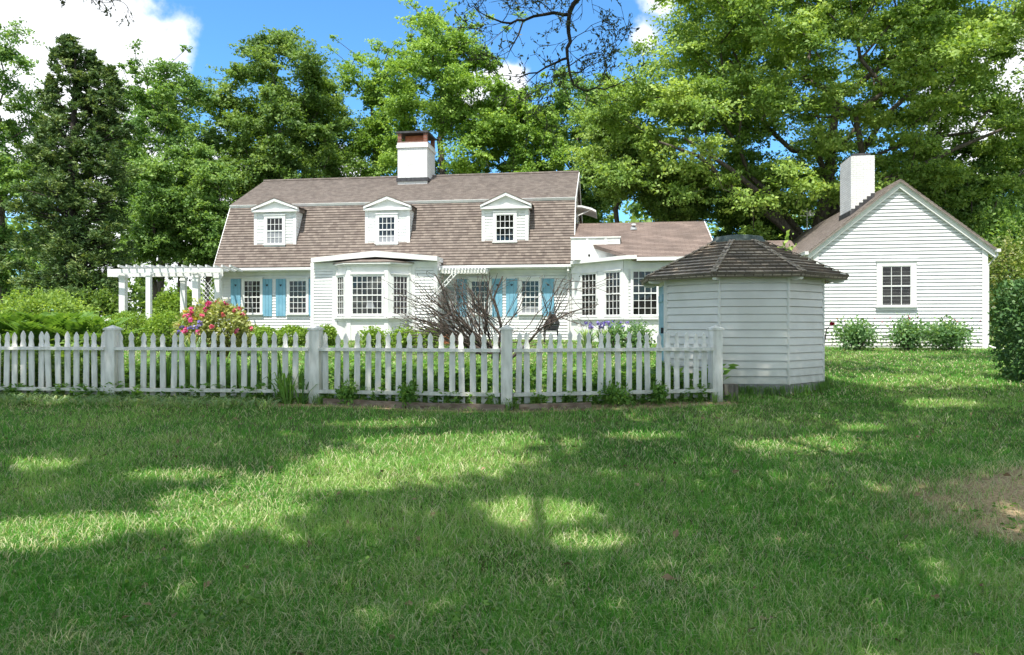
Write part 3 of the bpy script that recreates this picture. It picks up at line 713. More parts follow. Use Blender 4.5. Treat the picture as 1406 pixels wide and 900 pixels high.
mb = MB(); x1 = fpix(HP(1.0), HM, 851.5, 340)[0]; zt = fpix(HP(1.0), HM, 820, 327)[1]
mb.box(.07, x1, -1.0, -.9, zE+.10, zt); mb.box(x1-.1, x1, -.899, .9, zE+.10, zt); mb.box(.05, x1+.03, -1.03, -.87, zt, zt+.04); mb.box(x1-.13, x1+.03, -.868, .9, zt+.001, zt+.04)
PQ = HP(1.0); xx = fpix(PQ, HM, 834, 345)[0]; mb.lapped(Fr((xx, -1.0, 0), (1, 0, 0), (0, 0, 1), (0, -1, 0)), [(0, zE+.1), (x1-xx, zE+.1), (x1-xx, zt-.1), (0, zt-.1)], .11, .018)
for p in (806.5, 832): s = fpix(PQ, HM, p, 345)[0]; mb.fbox(PQ, s-.05, s+.03, zE+.1, zt-.02, 0, .022)
pr = mb.build('deck_parapet', 'white', house)
s, zz = fpix(PQ, HM, 809, 351); MB().tube([Vector((s, -1.0, zz)), Vector((s, -1.03, zz))], .045, 10).build('vent_hole', 'black', pr)
mb = MB(); mb.box(.13, fpix(HP(.9), HM, 820, 322)[0], .0, .35, zt-.05, zt+.18); mb.build('deck_hatch', 'lead', house)
s, t_ = fpix(FWR, HM, 870, 316); mb = MB(); c = FWR.pt(s, t_, 0)
mb.tube([c, c+Vector((0, 0, .10)), c+Vector((0, -.06, .2))], [.13, .11, .09], 10); vt = mb.build('roof_vent', 'grey', wing)
# low link roof between the wing and the cottage
FK = HP(-1.9); ka0, zk = fpix(FK, HM, 969, 332.5); ka1 = fpix(FK, HM, 1086, 333)[0]
FKR, LK = slope((-.4, zk-1.0), (1.9, zk), ka0-.6, 0)
mb = MB(); mb.fbox(FKR, 0, ka1-ka0+.6, 0, LK, -.1, -.01); mb.lapped(FKR, [(0, 0), (ka1-ka0+.6, 0), (ka1-ka0+.6, LK), (0, LK)], .15, .014); mb.build('link_roof', 'shingle_wing', house)
mb = MB(); mb.box(ka0-.3, ka1-.3, 0, 3.5, -.5, zk-.98); mb.build('link_wall', 'white', house)

# ------------------------------------------------------------------ cottage on the right
CB = g1(10.5, 22.6)-.02; ang = math.radians(-9.4); cx0, cy0 = at(1117.5, 22.8)
cot = thing('gabled_cottage', 'small white clapboard cottage whose gable end with one window faces the lawn', 'cottage', (cx0, cy0, CB), ang)
CM = Matrix.Translation((cx0, cy0, CB)) @ Matrix.Rotation(ang, 4, 'Z')
CW = fpix(FW, CM, 1354.5, 420)[0]; zce = fpix(FW, CM, 1118, 339)[1]; zca = fpix(FW, CM, 1234, 247.5)[1]; CL = 12.5
ins = .10
mb = MB(); mb.box(.02, CW-.02, .02, CL, -.4, zce); mb.prism(FW, [(.02, zce-.01), (CW-.02, zce-.01), (CW/2, zca-.12)], -CL, -.02)
mb.lapped(FW, [(0, .06), (CW, .06), (CW, zce-.02), (CW/2, zca-.1), (0, zce-.02)], .108, .028, gap=.018)
CLW = Fr((0, CL, 0), (0, -1, 0), (0, 0, 1), (-1, 0, 0)); mb.lapped(CLW, [(0, .06), (CL, .06), (CL, zce-.02), (0, zce-.02)], .108, .028, gap=.018)
mb.build('wall', 'cottage', cot)
mb = MB()
for s0, s1 in ((-.025, .13), (CW-.13, CW+.025)): mb.fbox(FW, s0, s1, -.1, zce-.05, 0, .04)
mb.box(-.036, 0, -.035, .12, -.1, zce-.05)
mb.fbox(FW, .13, CW-.13, -.12, .05, 0, .03)
mb.build('corner_board', 'white', cot)
sl = (zca-zce)/(CW/2); ov = .20; ct = math.sqrt(1+sl*sl)
mb = MB()
for s in (-1, 1):
    def rk(x): return (CW/2+s*(CW/2-x))
    p = [(rk(-ov), zce-sl*ov-.20*ct), (rk(-ov), zce-sl*ov-.03), (CW/2, zca-.03), (CW/2, zca-.20*ct)]
    mb.prism(FW, p if s > 0 else p[::-1], .0, .10)
    p = [(rk(-ov-.02), zce-sl*ov-.10), (rk(-ov-.02), zce-sl*ov-.02), (CW/2, zca-.0), (CW/2, zca-.09)]
    mb.prism(FW, p if s > 0 else p[::-1], .101, .15)
mb.build('rake_board', 'white', cot)
mb = MB()
RL = Fr((-ov, -.17, zce-sl*ov), (0, -1, 0), (1, 0, sl), (-sl, 0, 1)); LL = (CW/2+ov)*ct
RL = Fr((-ov, CL, zce-sl*ov), (0, -1, 0), (1, 0, sl), (-sl, 0, 1))
mb.fbox(RL, 0, CL+.17, 0, LL, -.06, -.002); mb.lapped(RL, [(0, 0), (CL+.17, 0), (CL+.17, LL), (0, LL)], .15, .015)
RR = Fr((CW+ov, -.17, zce-sl*ov), (0, 1, 0), (-1, 0, sl), (sl, 0, 1)); mb.fbox(RR, 0, CL+.17, 0, LL, -.06, -.002); mb.lapped(RR, [(0, 0), (CL+.17, 0), (CL+.17, LL), (0, LL)], .15, .015)
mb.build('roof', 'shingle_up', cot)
mb = MB(); zg = zce-sl*ov
mb.box(CW+ov+.0, CW+ov+.11, -.2, CL, zg-.10, zg-.01); mb.box(-ov-.11, -ov, -.2, CL, zg-.10, zg-.01)
mb.build('gutter', 'white', cot)
mb = MB(); mb.tube([(CW+ov+.05, -.1, zg-.1), (CW+ov+.05, -.1, zg-.2), (CW+.06, .06, zg-.5), (CW+.06, .06, .1), (CW+.2, -.02, .02), (CW+.45, -.1, -.02)], .04, 8); mb.build('downspout', 'white', cot)
mb = MB(); mb.box(-.33, -.20, -.2, CL, zg-.01, zg); mb.box(-ov+.0, .0, .0, CL, zg-.03, zg-.012); mb.build('eave_soffit', 'white', cot)
window(cot, FW, CM, (1209.8, 365.5, 1250.7, 420.5), 3, 4, .14)
# its chimney
KF = HP(-.75); a0, a1, b0, b1 = frect(KF, CM, 1168.5, 214, 1201, 290)
mb = MB(); mb.box(a0, a1, .75, 2.0, b0-.3, b1); ch = mb.build('chimney', 'whitebrick', cot)
mb = MB(); mb.box(a0+.10, a1-.10, .85, 1.9, b1, b1+.10); mb.build('chimney_cap', 'lead', ch)
mb = MB(); n = 6
for i in range(n):
    x0 = a0+(a1-a0)*i/n; x1 = a0+(a1-a0)*(i+1)/n; zz = zce+sl*x1
    mb.box(x0+.002, x1-.001, .735, .749, zz-.25, zz+.12)
mb.box(a0-.03, a0-.002, .74, 2.02, zce+sl*a0-.1, zce+sl*a0+.16)
mb.build('step_flashing', 'lead', ch)
# weathervane on the cottage roof's far end
wx, wy = at(1098.5, 32.0); wz = zat(313, 32.0)
mb = MB()
w0 = zat(322, 32)
mb.tube([(0, 0, 0), (0, 0, zat(291, 32)-w0)], .03, 6); zz = zat(301, 32)-w0
mb.tube([(-.32, 0, zz), (.32, 0, zz)], .025, 6); mb.tube([(-.2, 0, zz+.25), (.0, 0, zz+.05), (.2, 0, zz+.3)], .035, 6)
mb.prism(Fr((0, .01, 0), (1, 0, 0), (0, 0, 1), (0, -1, 0)), [(.05, zz+.02), (.3, zz+.02), (.34, zz+.2), (.22, zz+.12), (.12, zz+.22)], 0, .02)
o = mb.build('weathervane', 'white'); o.location = (wx, wy, w0); tag(o, 'white weathervane standing up behind the cottage roof beside the trees', 'weathervane')
p = CM @ Vector((CW/2, 11.9, zca)); o.location = p; 
for v in o.data.vertices: v.co.z -= (zat(321, p.y)-p.z) if False else 0

# ------------------------------------------------------------------ octagonal well house
sx, sy, SR, SP = 3.968, 12.8, 1.38, 16.
sz = .41
shed = thing('garden_shed', 'white octagonal clapboard shed with dark wooden shake roof at the end of the picket fence', 'shed', (sx, sy, sz))
SM = Matrix.Translation((sx, sy, sz))
ov8 = [(SR*math.cos(math.radians(SP+45*i)), SR*math.sin(math.radians(SP+45*i))) for i in range(8)]
zw = zat(377, 11.5)-sz
mb = MB(); mb.prism(PL, [(x*.985, y*.985) for x, y in ov8], -.4, zw); tr = MB(); fd = MB()
door_i = None
for i in range(8):
    A, B_ = ov8[i], ov8[(i+1) % 8]; f = wallfr(A, B_); L = math.dist(A, B_)
    mid = ((A[0]+B_[0])/2, (A[1]+B_[1])/2)
    mb.lapped(f, [(0, .10), (L, .10), (L, zw), (0, zw)], .123, .024, gap=.014)
    fd.fbox(f, .0, L, -.4, .10, -.1, .012)
    if abs(math.degrees(math.atan2(mid[1], mid[0]))-(SP+22.5+45*3)) < 2: door_i = i
mb.build('wall', 'shed', shed); fd.build('foundation', 'stone', shed)
# the door is on the face turned to the house: the sliver left of the first clapboard face
best = None
for i in range(8):
    A, B_ = ov8[i], ov8[(i+1) % 8]
    pa_ = CX+F0*(sx+A[0])/(sy+A[1]); pb_ = CX+F0*(sx+B_[0])/(sy+B_[1])
    if min(pa_, pb_) < 910 and max(pa_, pb_) < 920: best = i
A, B_ = ov8[best], ov8[(best+1) % 8]; f = wallfr(A, B_); L = math.dist(A, B_)
mb = MB(); mb.fbox(f, .10, L-.06, .02, zw-.12, .0, .045)
for z_ in (.35, 1.45): mb.fbox(f, .12, L-.08, z_, z_+.12, .0455, .065)
dr = mb.build('door', 'blue', shed)
MB().fbox(f, L-.16, L-.12, .9, 1.0, .046, .09).build('latch', 'black', dr)
mb = MB(); mb.fbox(f, -.01, .095, .0, zw, .0, .05); mb.fbox(f, L-.055, L+.02, .0, zw, .0, .05); mb.fbox(f, .095, L-.055, zw-.115, zw, .0, .05); mb.build('door_frame', 'shed', shed)
ER = 1.77; ze8 = zat(375, 11.4)-sz-.03; za8 = zat(333, 12.6)-sz; RT = .44
mb = MB()
for i in range(8):
    a0_, a1_ = math.radians(SP+45*i), math.radians(SP+45*(i+1))
    e0 = Vector((ER*math.cos(a0_), ER*math.sin(a0_), ze8)); e1 = Vector((ER*math.cos(a1_), ER*math.sin(a1_), ze8))
    t0 = Vector((RT*math.cos(a0_), RT*math.sin(a0_), za8)); t1 = Vector((RT*math.cos(a1_), RT*math.sin(a1_), za8))
    u = (e1-e0).normalized(); m_ = (t0+t1)/2-(e0+e1)/2; v = m_.normalized(); f = Fr(e0, u, v, u.cross(v)); L = (e1-e0).length; H = m_.length; w2 = (t1-t0).length
    poly = [(0, 0), (L, 0), ((L+w2)/2, H), ((L-w2)/2, H)]
    rnd = random.Random(i)
    mb.lapped(f, poly, .13, .034, jit=.25, rnd=rnd)
    mb.prism(f, poly, -.05, -.004)
    ridge = [e0+(t0-e0)*j/9 for j in range(10)]
    for j in range(9): mb.beam(ridge[j]+Vector((0, 0, .045)), ridge[j+1]+Vector((0, 0, .028)), .085, .014)
mb.build('roof', 'shake', shed)
mb = MB(); mb.tube([(0, 0, za8-.02), (0, 0, za8+.035), (0, 0, za8+.036), (0, 0, za8+.10), (0, 0, za8+.125)], [RT+.03, RT+.03, RT+.0, RT-.02, RT-.16], 24); mb.build('roof_cap', 'patina', shed)
for i in range(8):
    mb = MB(); a_ = math.radians(SP+45*i); dv = Vector((math.cos(a_), math.sin(a_), 0)); s = Fr((0, 0, 0), dv, (0, 0, 1), dv.cross(Vector((0, 0, 1))))
    zr = lambda r: ze8+(za8-ze8)*(ER-r)/(ER-RT)-.055
    mb.prism(s, [(SR-.05, zr(SR-.05)-.15), (SR+.18, zr(SR+.18)-.14), (ER-.07, zr(ER-.07)-.06), (ER-.05, zr(ER-.05)), (SR-.05, zr(SR-.05))], -.03, .03)
    mb.build('rafter_tail', 'shed', shed)
for i in range(8):
    mb = MB(); A, B_ = ov8[i], ov8[(i+1) % 8]; d = Vector((A[0], A[1], 0)).normalized()
    mb.tube([(A[0]*1.004, A[1]*1.004, .10), (A[0]*1.004, A[1]*1.004, zw)], .026, 8)
    mb.build('corner_bead', 'shed', shed)
# short grey post beside it
x, y = at(1002, 10.95); z = g1(x, y)
mb = MB(); mb.box(-.105, .105, -.09, .09, -.2, .245); o = mb.build('wooden_post', 'oldwood', None, bevel=.012); o.location = (x, y, z)
tag(o, 'short weathered square wooden stump standing between last fence post and shed', 'stump')

# ------------------------------------------------------------------ picket fence
POST = [(-9.25, 11.35), (-6.03, 11.0), (-2.88, 10.7), (-.075, 10.15), (3.03, 10.85)]
fence = thing('picket_fence', 'white picket fence with square posts running along the lawn', 'fence', (0, 10.6, g1(0, 10.6)))
FI = Matrix.Translation((0, 10.6, g1(0, 10.6))).inverted(); fo = FI @ Vector((0, 0, 0))
def head(top, h, w, pointed):
    hw = [(0, 0), (.02, .30), (.05, .72), (.085, .92), (.115, .86), (.145, .70), (.175, .80), (.205, 1.)] if not pointed else [(0, 0), (.05, .78), (.065, .82), (.09, .74), (.12, .60), (.15, .62), (.19, 1.)]
    L = [(-w*k, top-d) for d, k in hw]; R = [(w*k, top-d) for d, k in hw[1:]]
    return L[::-1]+R
ptop = zat(456.5, 10.7); rt = zat(477.5, 10.7); rb = zat(535, 10.7)
rng = np.random.default_rng(3)
post_me = cap_me = None
for i, (x, y) in enumerate(POST[1:]):
    z = g1(x, y); h = zat(451.5, y)-z; l = Vector((x, y, z))+fo
    q = Vector(POST[min(i+2, 4)])-Vector(POST[i]); a_ = math.atan2(q.y, q.x)
    mb = MB(); mb.box(-.08, .08, -.08, .08, -.25, h-.02)
    o = mb.build('post', 'fence', fence, bevel=.006); o.location = l; o.rotation_euler.z = a_
    c = MB(); c.box(-.095, .095, -.095, .095, h-.022, h+.006)
    for s in range(4):
        t0 = s*PI/2+PI/4; t1 = t0+PI/2; r = .088*1.414
        c.face([(r*math.cos(t0), r*math.sin(t0), h+.006), (r*math.cos(t1), r*math.sin(t1), h+.006), (0, 0, h+.055)])
    cp = c.build('post_cap', 'fence', o)
for s in range(4):
    A, B_ = Vector(POST[s]), Vector(POST[s+1]); d = B_-A; L = d.length; u = d.normalized(); n = Vector((u.y, -u.x))
    f = Fr((A.x, A.y, 0), (u.x, u.y, 0), (0, 0, 1), (n.x, n.y, 0)); f.o += fo
    gap = L-.16
    for zr in (rt, rb):
        mb = MB(); mb.fbox(f, .08, L-.08, zr-.045, zr, .0, .10); mb.build('rail', 'fence', fence)
    cnt = {0: 21, 1: 19, 2: 17, 3: 20}[s]
    for i in range(cnt):
        a = .08+gap*(i+.5)/cnt+rng.normal()*.004
        wx_ = A+u*a; X_ = wx_.x; 
        if CX+F0*X_/wx_.y < -60: continue
        top = ptop+rng.normal()*.011; w = .0415 if s < 3 else .040
        base = g1(X_, wx_.y)+.07
        poly = [(-w, base)]+[(w, base)]+head(top, 0, w, s == 3)[::-1]
        mb = MB(); lean = rng.normal()*.014
        ff = Fr(f.pt(a, 0), f.u+f.v*0, f.v+f.u*lean, f.n); mb.prism(ff, poly, -.022, -.001)
        mb.build('picket', 'fence', fence)
# edging board at its foot
for k_, (p, q) in enumerate((((-2.72, 10.52), (-1.5, 10.25)), ((-1.48, 10.24), (-.1, 9.96)), ((.1, 10.0), (1.1, 10.17)))):
    mb = MB(); za_, zb_2 = g1(*p), g1(*q); mb.beam((p[0], p[1], za_+.03), (q[0], q[1], zb_2+.03), .05, .12); o = mb.build('edging_board', 'edging', None)
    tag(o, ['weathered board edging the bed right of the second visible fence post', 'weathered board edging the bed left of the third visible fence post', 'weathered board edging the bed right of the third visible fence post'][k_], 'edging', 'edging boards at the foot of the fence')
    me = o.data; c = Vector(((p[0]+q[0])/2, (p[1]+q[1])/2, za_)); 
    for v in me.vertices: v.co -= c
    o.location = c

# ------------------------------------------------------------------ pergola
x0, y0 = at(232, 27.6)
perg = thing('garden_pergola', 'white wooden pergola with square posts at the left end of the house', 'pergola', (x0, y0, g1(x0, y0)))
o_ = Vector((x0, y0, g1(x0, y0)))
def addp(px, D, w):
    x, y = at(px, D); z = g1(x, y); mb = MB(); zt = zat(378, 27.3)
    mb.box(-w, w, -w, w, -.3, zt-z); mb.box(-w-.025, w+.025, -w-.025, w+.025, zt-z-.14, zt-z-.07)
    o = mb.build('post', 'white', perg); o.location = Vector((x, y, z))-o_
for a in ((169.3, 26.9, .108), (204.5, 25.6, .078), (252, 28.6, .092), (269.6, 26.6, .108), (299, 26.9, .09)): addp(*a)
zb0 = zat(378, 27.3); mb = MB()
for Dd in (26.6, 28.6):
    xa, ya = at(150, Dd); xb, yb = at(305, Dd-.3); 
    for s in (-.10, .10): mb.beam(Vector((xa, ya+s, zb0+.09))-o_, Vector((xb, yb+s, zb0+.10))-o_, .05, .15)
mb.build('beam', 'white', perg)
for i in range(15):
    px = 151+153*i/14; xa, ya = at(px, 26.2); mb = MB(); mb.beam(Vector((xa+.30, ya, zb0+.255))-o_, Vector((xa-.2, ya+3.0, zb0+.222))-o_, .05, .085); mb.build('rafter', 'white', perg)
mb = MB()
xa, ya = at(277, 28.2); xb, yb = at(294, 28.0)
for i in range(-6, 9):
    for s in (1, -1):
        za_ = zat(432, 28)+.18*i
        a = Vector((xa, ya, za_ if s > 0 else za_+(xb-xa))); b = Vector((xb, yb, za_+(xb-xa) if s > 0 else za_))
        if max(a.z, b.z) < zb0 and min(a.z, b.z) > zat(446, 28): mb.beam(a-o_, b-o_, .012, .035, up=(0, 1, 0))
mb.build('lattice', 'white', perg)
# white stone bench left of it
x, y = at(137, 22.5); z = g1(x, y); mb = MB(); h = zat(437.5, 22.5)-z
mb.box(-.55, .55, -.2, .2, h-.09, h); mb.box(-.42, -.28, -.15, .15, -.05, h-.09); mb.box(.28, .42, -.15, .15, -.05, h-.09)
o = mb.build('stone_bench', 'fence', bevel=.01); o.location = (x, y, z); tag(o, 'low pale stone bench beside the round bushes left of pergola', 'bench')

# ------------------------------------------------------------------ covered grill, pot
x, y = at(757, 24.5); z = g1(x, y); gr = thing('barbecue_grill', 'black kettle barbecue with domed lid standing in front of the house wall', 'grill', (x, y, z))
w = .26; zt = zat(431, 24.5)-z; zm = zat(446.5, 24.5)-z; zl = zat(452, 24.5)-z
mb = MB(); k = [(-w, zm), (w+.02, zm), (w, zm+.1), (w*.55, zt-.06), (w*.25, zt), (-.02, zt-.02), (-w*.6, zt-.18)]
mb.prism(FW, k, -.25, .25); mb.build('lid', 'black', gr, bevel=.03)
mb = MB(); mb.prism(FW, [(-w+.06, zl-.06), (w-.06, zl-.06), (w, zm-.012), (-w, zm-.012)], -.22, .22); mb.build('firebox', 'black', gr)
for s in (-1, 1):
    for t in (-1, 1): MB().tube([(s*.2, t*.17, zl-.02), (s*.24, t*.2, -.02)], .018, 6).build('leg', 'black', gr)
mb = MB(); mb.box(w+.04, w+.26, -.16, .16, zm-.03, zm); mb.build('side_shelf', 'oldwood', gr)
mb = MB(); mb.tube([(-.1, -.27, zm+.06), (-.1, -.31, zm+.06), (.1, -.31, zm+.06), (.1, -.27, zm+.06)], .012, 6); mb.build('handle', 'grey', gr)
x, y = at(612.5, 24); z = zat(473, 24)
mb = MB(); mb.tube([(0, 0, 0), (0, 0, .2), (0, 0, .2), (0, 0, .26), (0, 0, .261), (0, 0, .21)], [.10, .14, .165, .165, .14, .13], 16); o = mb.build('flower_pot', 'terracotta'); o.location = (x, y, g1(x, y)); o.scale = (1, 1, 1.25); tag(o, 'small terracotta flower pot in front of the door step', 'flower pot')

# ------------------------------------------------------------------ bare spreading shrub behind the fence
def bare_shrub():
    rng = np.random.default_rng(11); x, y = at(668, 13.0); z = g1(x, y); o = np.array([x, y, z]); segs = []; tips = []
    root = thing('bare_shrub', 'leafless dark spreading shrub with many fine branches behind the picket fence', 'shrub', (x, y, z))
    P = lambda px, py, D: np.array([*at(px, D), zat(py, D)])-o
    def grow_(p, d, L, r, lev, bend, droop):
        n = max(2, int(L/.16)); q = p; pts = [p]
        for i in range(n):
            d = unit(d+rng.normal(size=3)*.10+np.array([0, 0, bend])); q = q+d*L/n; pts.append(q)
            ra = r*(1-.7*i/n); rb_ = r*(1-.7*(i+1)/n); segs.append((pts[-2], q, max(ra, .004), max(rb_, .0035)))
            if lev > 0 and i > 0 and rng.random() < .62:
                s = rdir(rng, 1)[0]; dd = unit(d*1.2+s*.75+np.array([0, 0, .12])); grow_(q, dd, L*(1-i/n*.75)*rng.uniform(.35, .6), ra*.55, lev-1, bend*.5, droop)
        tips.append((q, d))
    # broom of long stems fanning to the upper left
    for k in range(34):
        t = k/33; st = P(668+rng.normal()*7, 486, 13.0+rng.normal()*.1); en = P(556+rng.normal()*7+62*max(0, t-.5), 446-82*t+rng.normal()*5, 12.6+rng.normal()*.55)
        d = en-st; L = np.linalg.norm(d); grow_(st, unit(d+np.array([0, 0, .14])), L*rng.uniform(.75, 1.0), .013+.006*rng.random(), 2, -.008, 0)
    for (px, py, rr, L2_) in ((640, 372, .022, 1.), (655, 378, .02, 1.), (622, 400, .02, 1), (690, 372, .02, .95), (682, 365, .02, 1.)):
        st = P(672+rng.normal()*6, 488, 13); en = P(px, py, 12.9+rng.normal()*.3); d = en-st; grow_(st, unit(d), np.linalg.norm(d)*L2_, rr, 3, 0, 0)
    # main stems, traced: up the middle, to the right, low sweep to the far right
    def path(pts, r0, r1, lev=2):
        pts = [P(*p) for p in pts]
        for i in range(len(pts)-1):
            a, b_ = pts[i], pts[i+1]; n = max(1, int(np.linalg.norm(b_-a)/.15)); pr_ = a
            for j in range(n):
                t = (i+(j+1)/n)/(len(pts)-1); q = a+(b_-a)*(j+1)/n+rng.normal(size=3)*.012*(j < n-1); r = r0+(r1-r0)*t
                segs.append((pr_, q, r*1.03, r)); pr_ = q
                if rng.random() < .5: grow_(q, unit((b_-a)/np.linalg.norm(b_-a)*.8+rdir(rng, 1)[0]*.8), rng.uniform(.25, .6), r*.45, lev, .01, 0)
    path([(676, 492, 13), (690, 462, 12.9), (683, 430, 12.8), (672, 400, 12.8), (668, 380, 12.8)], .032, .008)
    path([(678, 492, 13), (697, 470, 12.9), (664, 436, 12.8), (637, 416, 12.7)], .034, .010)
    path([(684, 494, 13.1), (688, 447, 12.9), (678, 410, 12.8), (690, 380, 12.8), (700, 372, 12.7)], .03, .006)
    path([(700, 494, 13.1), (728, 468, 12.9), (745, 450, 12.8), (775, 433, 12.7), (800, 424, 12.6), (822, 418, 12.5)], .03, .006)
    path([(735, 460, 12.9), (752, 430, 12.8), (742, 398, 12.7), (748, 378, 12.7)], .016, .004)
    path([(752, 446, 12.8), (765, 425, 12.8), (778, 405, 12.8), (782, 390, 12.9)], .014, .004)
    path([(770, 436, 12.7), (795, 445, 12.6), (815, 452, 12.5)], .010, .004)
    path([(690, 452, 12.9), (712, 425, 12.8), (722, 402, 12.8), (716, 385, 12.8)], .014, .004)
    for k in range(11):
        a = rng.uniform(0, 1); st = (rng.uniform(715, 760), rng.uniform(445, 466), 12.85); en = (rng.uniform(770, 835), rng.uniform(385, 452), 12.6)
        path([st, ((st[0]+en[0])/2, min(st[1], en[1])-rng.uniform(-8, 12), 12.7), en], .009, .003, 2)
    for k in range(12):
        st = (rng.uniform(664, 690), rng.uniform(440, 475), 12.95); en = (rng.uniform(600, 730), rng.uniform(362, 400), 12.8); path([st, ((st[0]*.45+en[0]*.55), (st[1]*.5+en[1]*.5)-4, 12.85), en], .010, .003, 2)
    ymax = lambda q_: CY-(q_[2]+o[2]-CAMZ)/(q_[1]+o[1])*F0
    segs = [q_ for q_ in segs if ymax(q_[1]) > 367+14*abs(math.sin(q_[1][0]*3))]; tips = [q_ for q_ in tips if ymax(q_[0]) > 372]
    limbs('branches', segs, 'twig', root, 5)
    C = np.array([t[0] for t in tips for _ in range(1)]); rng2 = np.random.default_rng(2); pick = rng2.random(len(C)) < .3
    C = C[pick]; n = len(C); leaves('buds', C, rdir(rng2, n), rdir(rng2, n), .035, .02, rng2.random(n), 'leaf_twig', root)
bare_shrub()

# ------------------------------------------------------------------ shrubs and flowers
bush('round_bush', 'round clipped light green bush between bench and first pergola post', 'bush', 175, 21.5, 431, 30, 'leaf_box', 5200, .07, 21)
bush('round_bush', 'round clipped light green bush in front of the pergola left of pink rhododendron', 'bush', 229, 21.0, 431, 26, 'leaf_box', 4600, .07, 22)
bush('leafy_shrub', 'loose yellow green shrub seen through the middle of the pergola', 'shrub', 237, 31, 404, 28, 'leaf_box', 4200, .13, 23, rag=.25)
bush('leafy_shrub', 'olive green low shrub under the cedar left of the pergola', 'shrub', 60, 24, 406, 62, 'leaf_oak', 8000, .11, 24, rag=.3)
bush('leafy_shrub', 'dark green shrub behind the bench under the cedar edge', 'shrub', 138, 29, 402, 34, 'leaf_deep', 5000, .13, 25, rag=.3)
r, rg, dm = bush('rhododendron', 'rhododendron bush covered in bright pink flower clusters below the first window', 'rhododendron', 297, 19.0, 419, 47, 'leaf_rhodo', 5200, .11, 26, rag=.16, depth=.8)
nf = 44; d = rdir(rg, nf, .35); d[:, 1] = -np.abs(d[:, 1])*.8; d = unit(d); C = d*np.array([dm[0]*1.02, dm[1]*1.05, dm[2]*.55])+np.array([0, 0, dm[2]*.5])
C = C[C[:, 2] > dm[2]*.45]; blossoms('pink_blossoms', C[:len(C)*2//3], .095, 'pink', r, rg, 11); blossoms('coral_blossoms', C[len(C)*2//3:], .085, 'coral', r, rg, 11)
def flowering(name, label, cat, px, D, base_h, nst, spread, sh, lw, fl, fsize, seed, leafm='leaf_strap', leafn=26, group=None, lh=.75):
    """clump of upright leaves with flowers on stems"""
    rng = np.random.default_rng(seed); x, y = at(px, D); z = g1(x, y); root = thing(name, label, cat, (x, y, z), 0, group)
    strap_clump('leaf_blades', rng, np.zeros((1, 3)), leafn, base_h*lh, lw, spread, leafm, root)
    segs = []; tips = []
    for _ in range(nst):
        b = np.array([rng.normal()*spread*.4, rng.normal()*spread*.3, 0]); t = b+np.array([rng.normal()*spread*.35, rng.normal()*spread*.2, base_h*rng.uniform(.8, 1.08)])
        segs.append((b, t, .006, .004)); tips.append(t)
    limbs('stem', segs, 'leafstem', root, 4); blossoms('blossoms', np.array(tips), fsize, fl, root, rng, 7)
    return root
M['dry_leaf'] = surf('dry_leaf', (.16, .10, .05), (.34, .25, .15), .8, 9)
M['leafstem'] = surf('green_stem', (.05, .10, .03), (.10, .16, .05), .6, 8)
def strap_arrays(rng, C, per, h, w, spread, arch=.6):
    n = len(C)*per; idx = np.repeat(np.arange(len(C)), per); az = rng.random(n)*6.283
    hd = np.stack([np.cos(az), np.sin(az), np.zeros(n)], 1); L = h*rng.uniform(.6, 1.15, n); out = spread*rng.uniform(.2, 1.1, n)
    b = C[idx]+hd*(spread*.25*rng.random(n))[:, None]; s = np.stack([-np.sin(az+.5), np.cos(az+.5), np.zeros(n)], 1)*(w/2)
    m1 = b+hd*(out*.3)[:, None]+np.array([0, 0, 1])*(L*.62)[:, None]; m2 = b+hd*(out*.72)[:, None]+np.array([0, 0, 1])*(L*.95)[:, None]
    tp = b+hd*(out*1.25)[:, None]+np.array([0, 0, 1])*(L*(1-arch*.45*rng.random(n)))[:, None]
    V = np.stack([b-s, b+s, m1-s, m1+s, m2-s*.8, m2+s*.8, tp-s*.12, tp+s*.12], 1).reshape(-1, 3)
    k = np.arange(n)[:, None]*8; f = np.concatenate([k+np.array([[0, 1, 3, 2]]), k+np.array([[2, 3, 5, 4]]), k+np.array([[4, 5, 7, 6]])], 1).reshape(-1)
    return V, f, np.repeat(np.clip(rng.normal(.45, .22, n), 0, 1), 8)
def strap_clump(name, rng, C, per, h, w, spread, mat, parent=None, arch=.6):
    V, f, v = strap_arrays(rng, np.asarray(C, float), per, h, w, spread, arch)
    return np_mesh(name, V, f, 4, mat, parent, v)
flowering('iris_clump', 'tall dark blue irises in front of the pink rhododendron', 'iris', 265, 17.5, .86, 7, .36, .9, .03, 'violet', .085, 31)
flowering('lily_clump', 'yellow flowers at the left edge of the rhododendron', 'flowers', 261, 18.6, 1.18, 7, .35, .9, .03, 'yellow', .09, 32)
for i, (px, lab) in enumerate(((806, 'pale violet irises under the sun room, clump nearest the grill'), (828, 'pale violet irises below the left sun room window, middle clump'), (849, 'pale violet irises nearest the sun room corner, rightmost clump'))):
    flowering('iris_clump', lab, 'iris', px, 22.5, .72, 11, .42, .7, .035, 'violet', .085, 40+i, leafn=60, group='irises below the sun room')
for i, (px, w, lab) in enumerate(((352, 26, 'low light green bush below the first house window'), (402, 24, 'low light green bush below the second house window'), (448, 14, 'low light green bush behind the second visible fence post'))):
    bush('low_bush', lab, 'bush', px, 23.5, 450, w, 'leaf_box', 3200, .08, 50+i, group='low bushes along the house', rag=.2)
for i, (px, w, lab) in enumerate(((513, 20, 'loose leafy shrub below the left part of the bay window'), (555, 22, 'loose leafy shrub at the right end of the bay window'), (590, 15, 'small leafy shrub left of the flower pot'))):
    bush('leafy_shrub', lab, 'shrub', px, 22, 452, w, 'leaf_box', 1500, .09, 60+i, group='loose shrubs under the bay window', rag=.35, inner=.3)
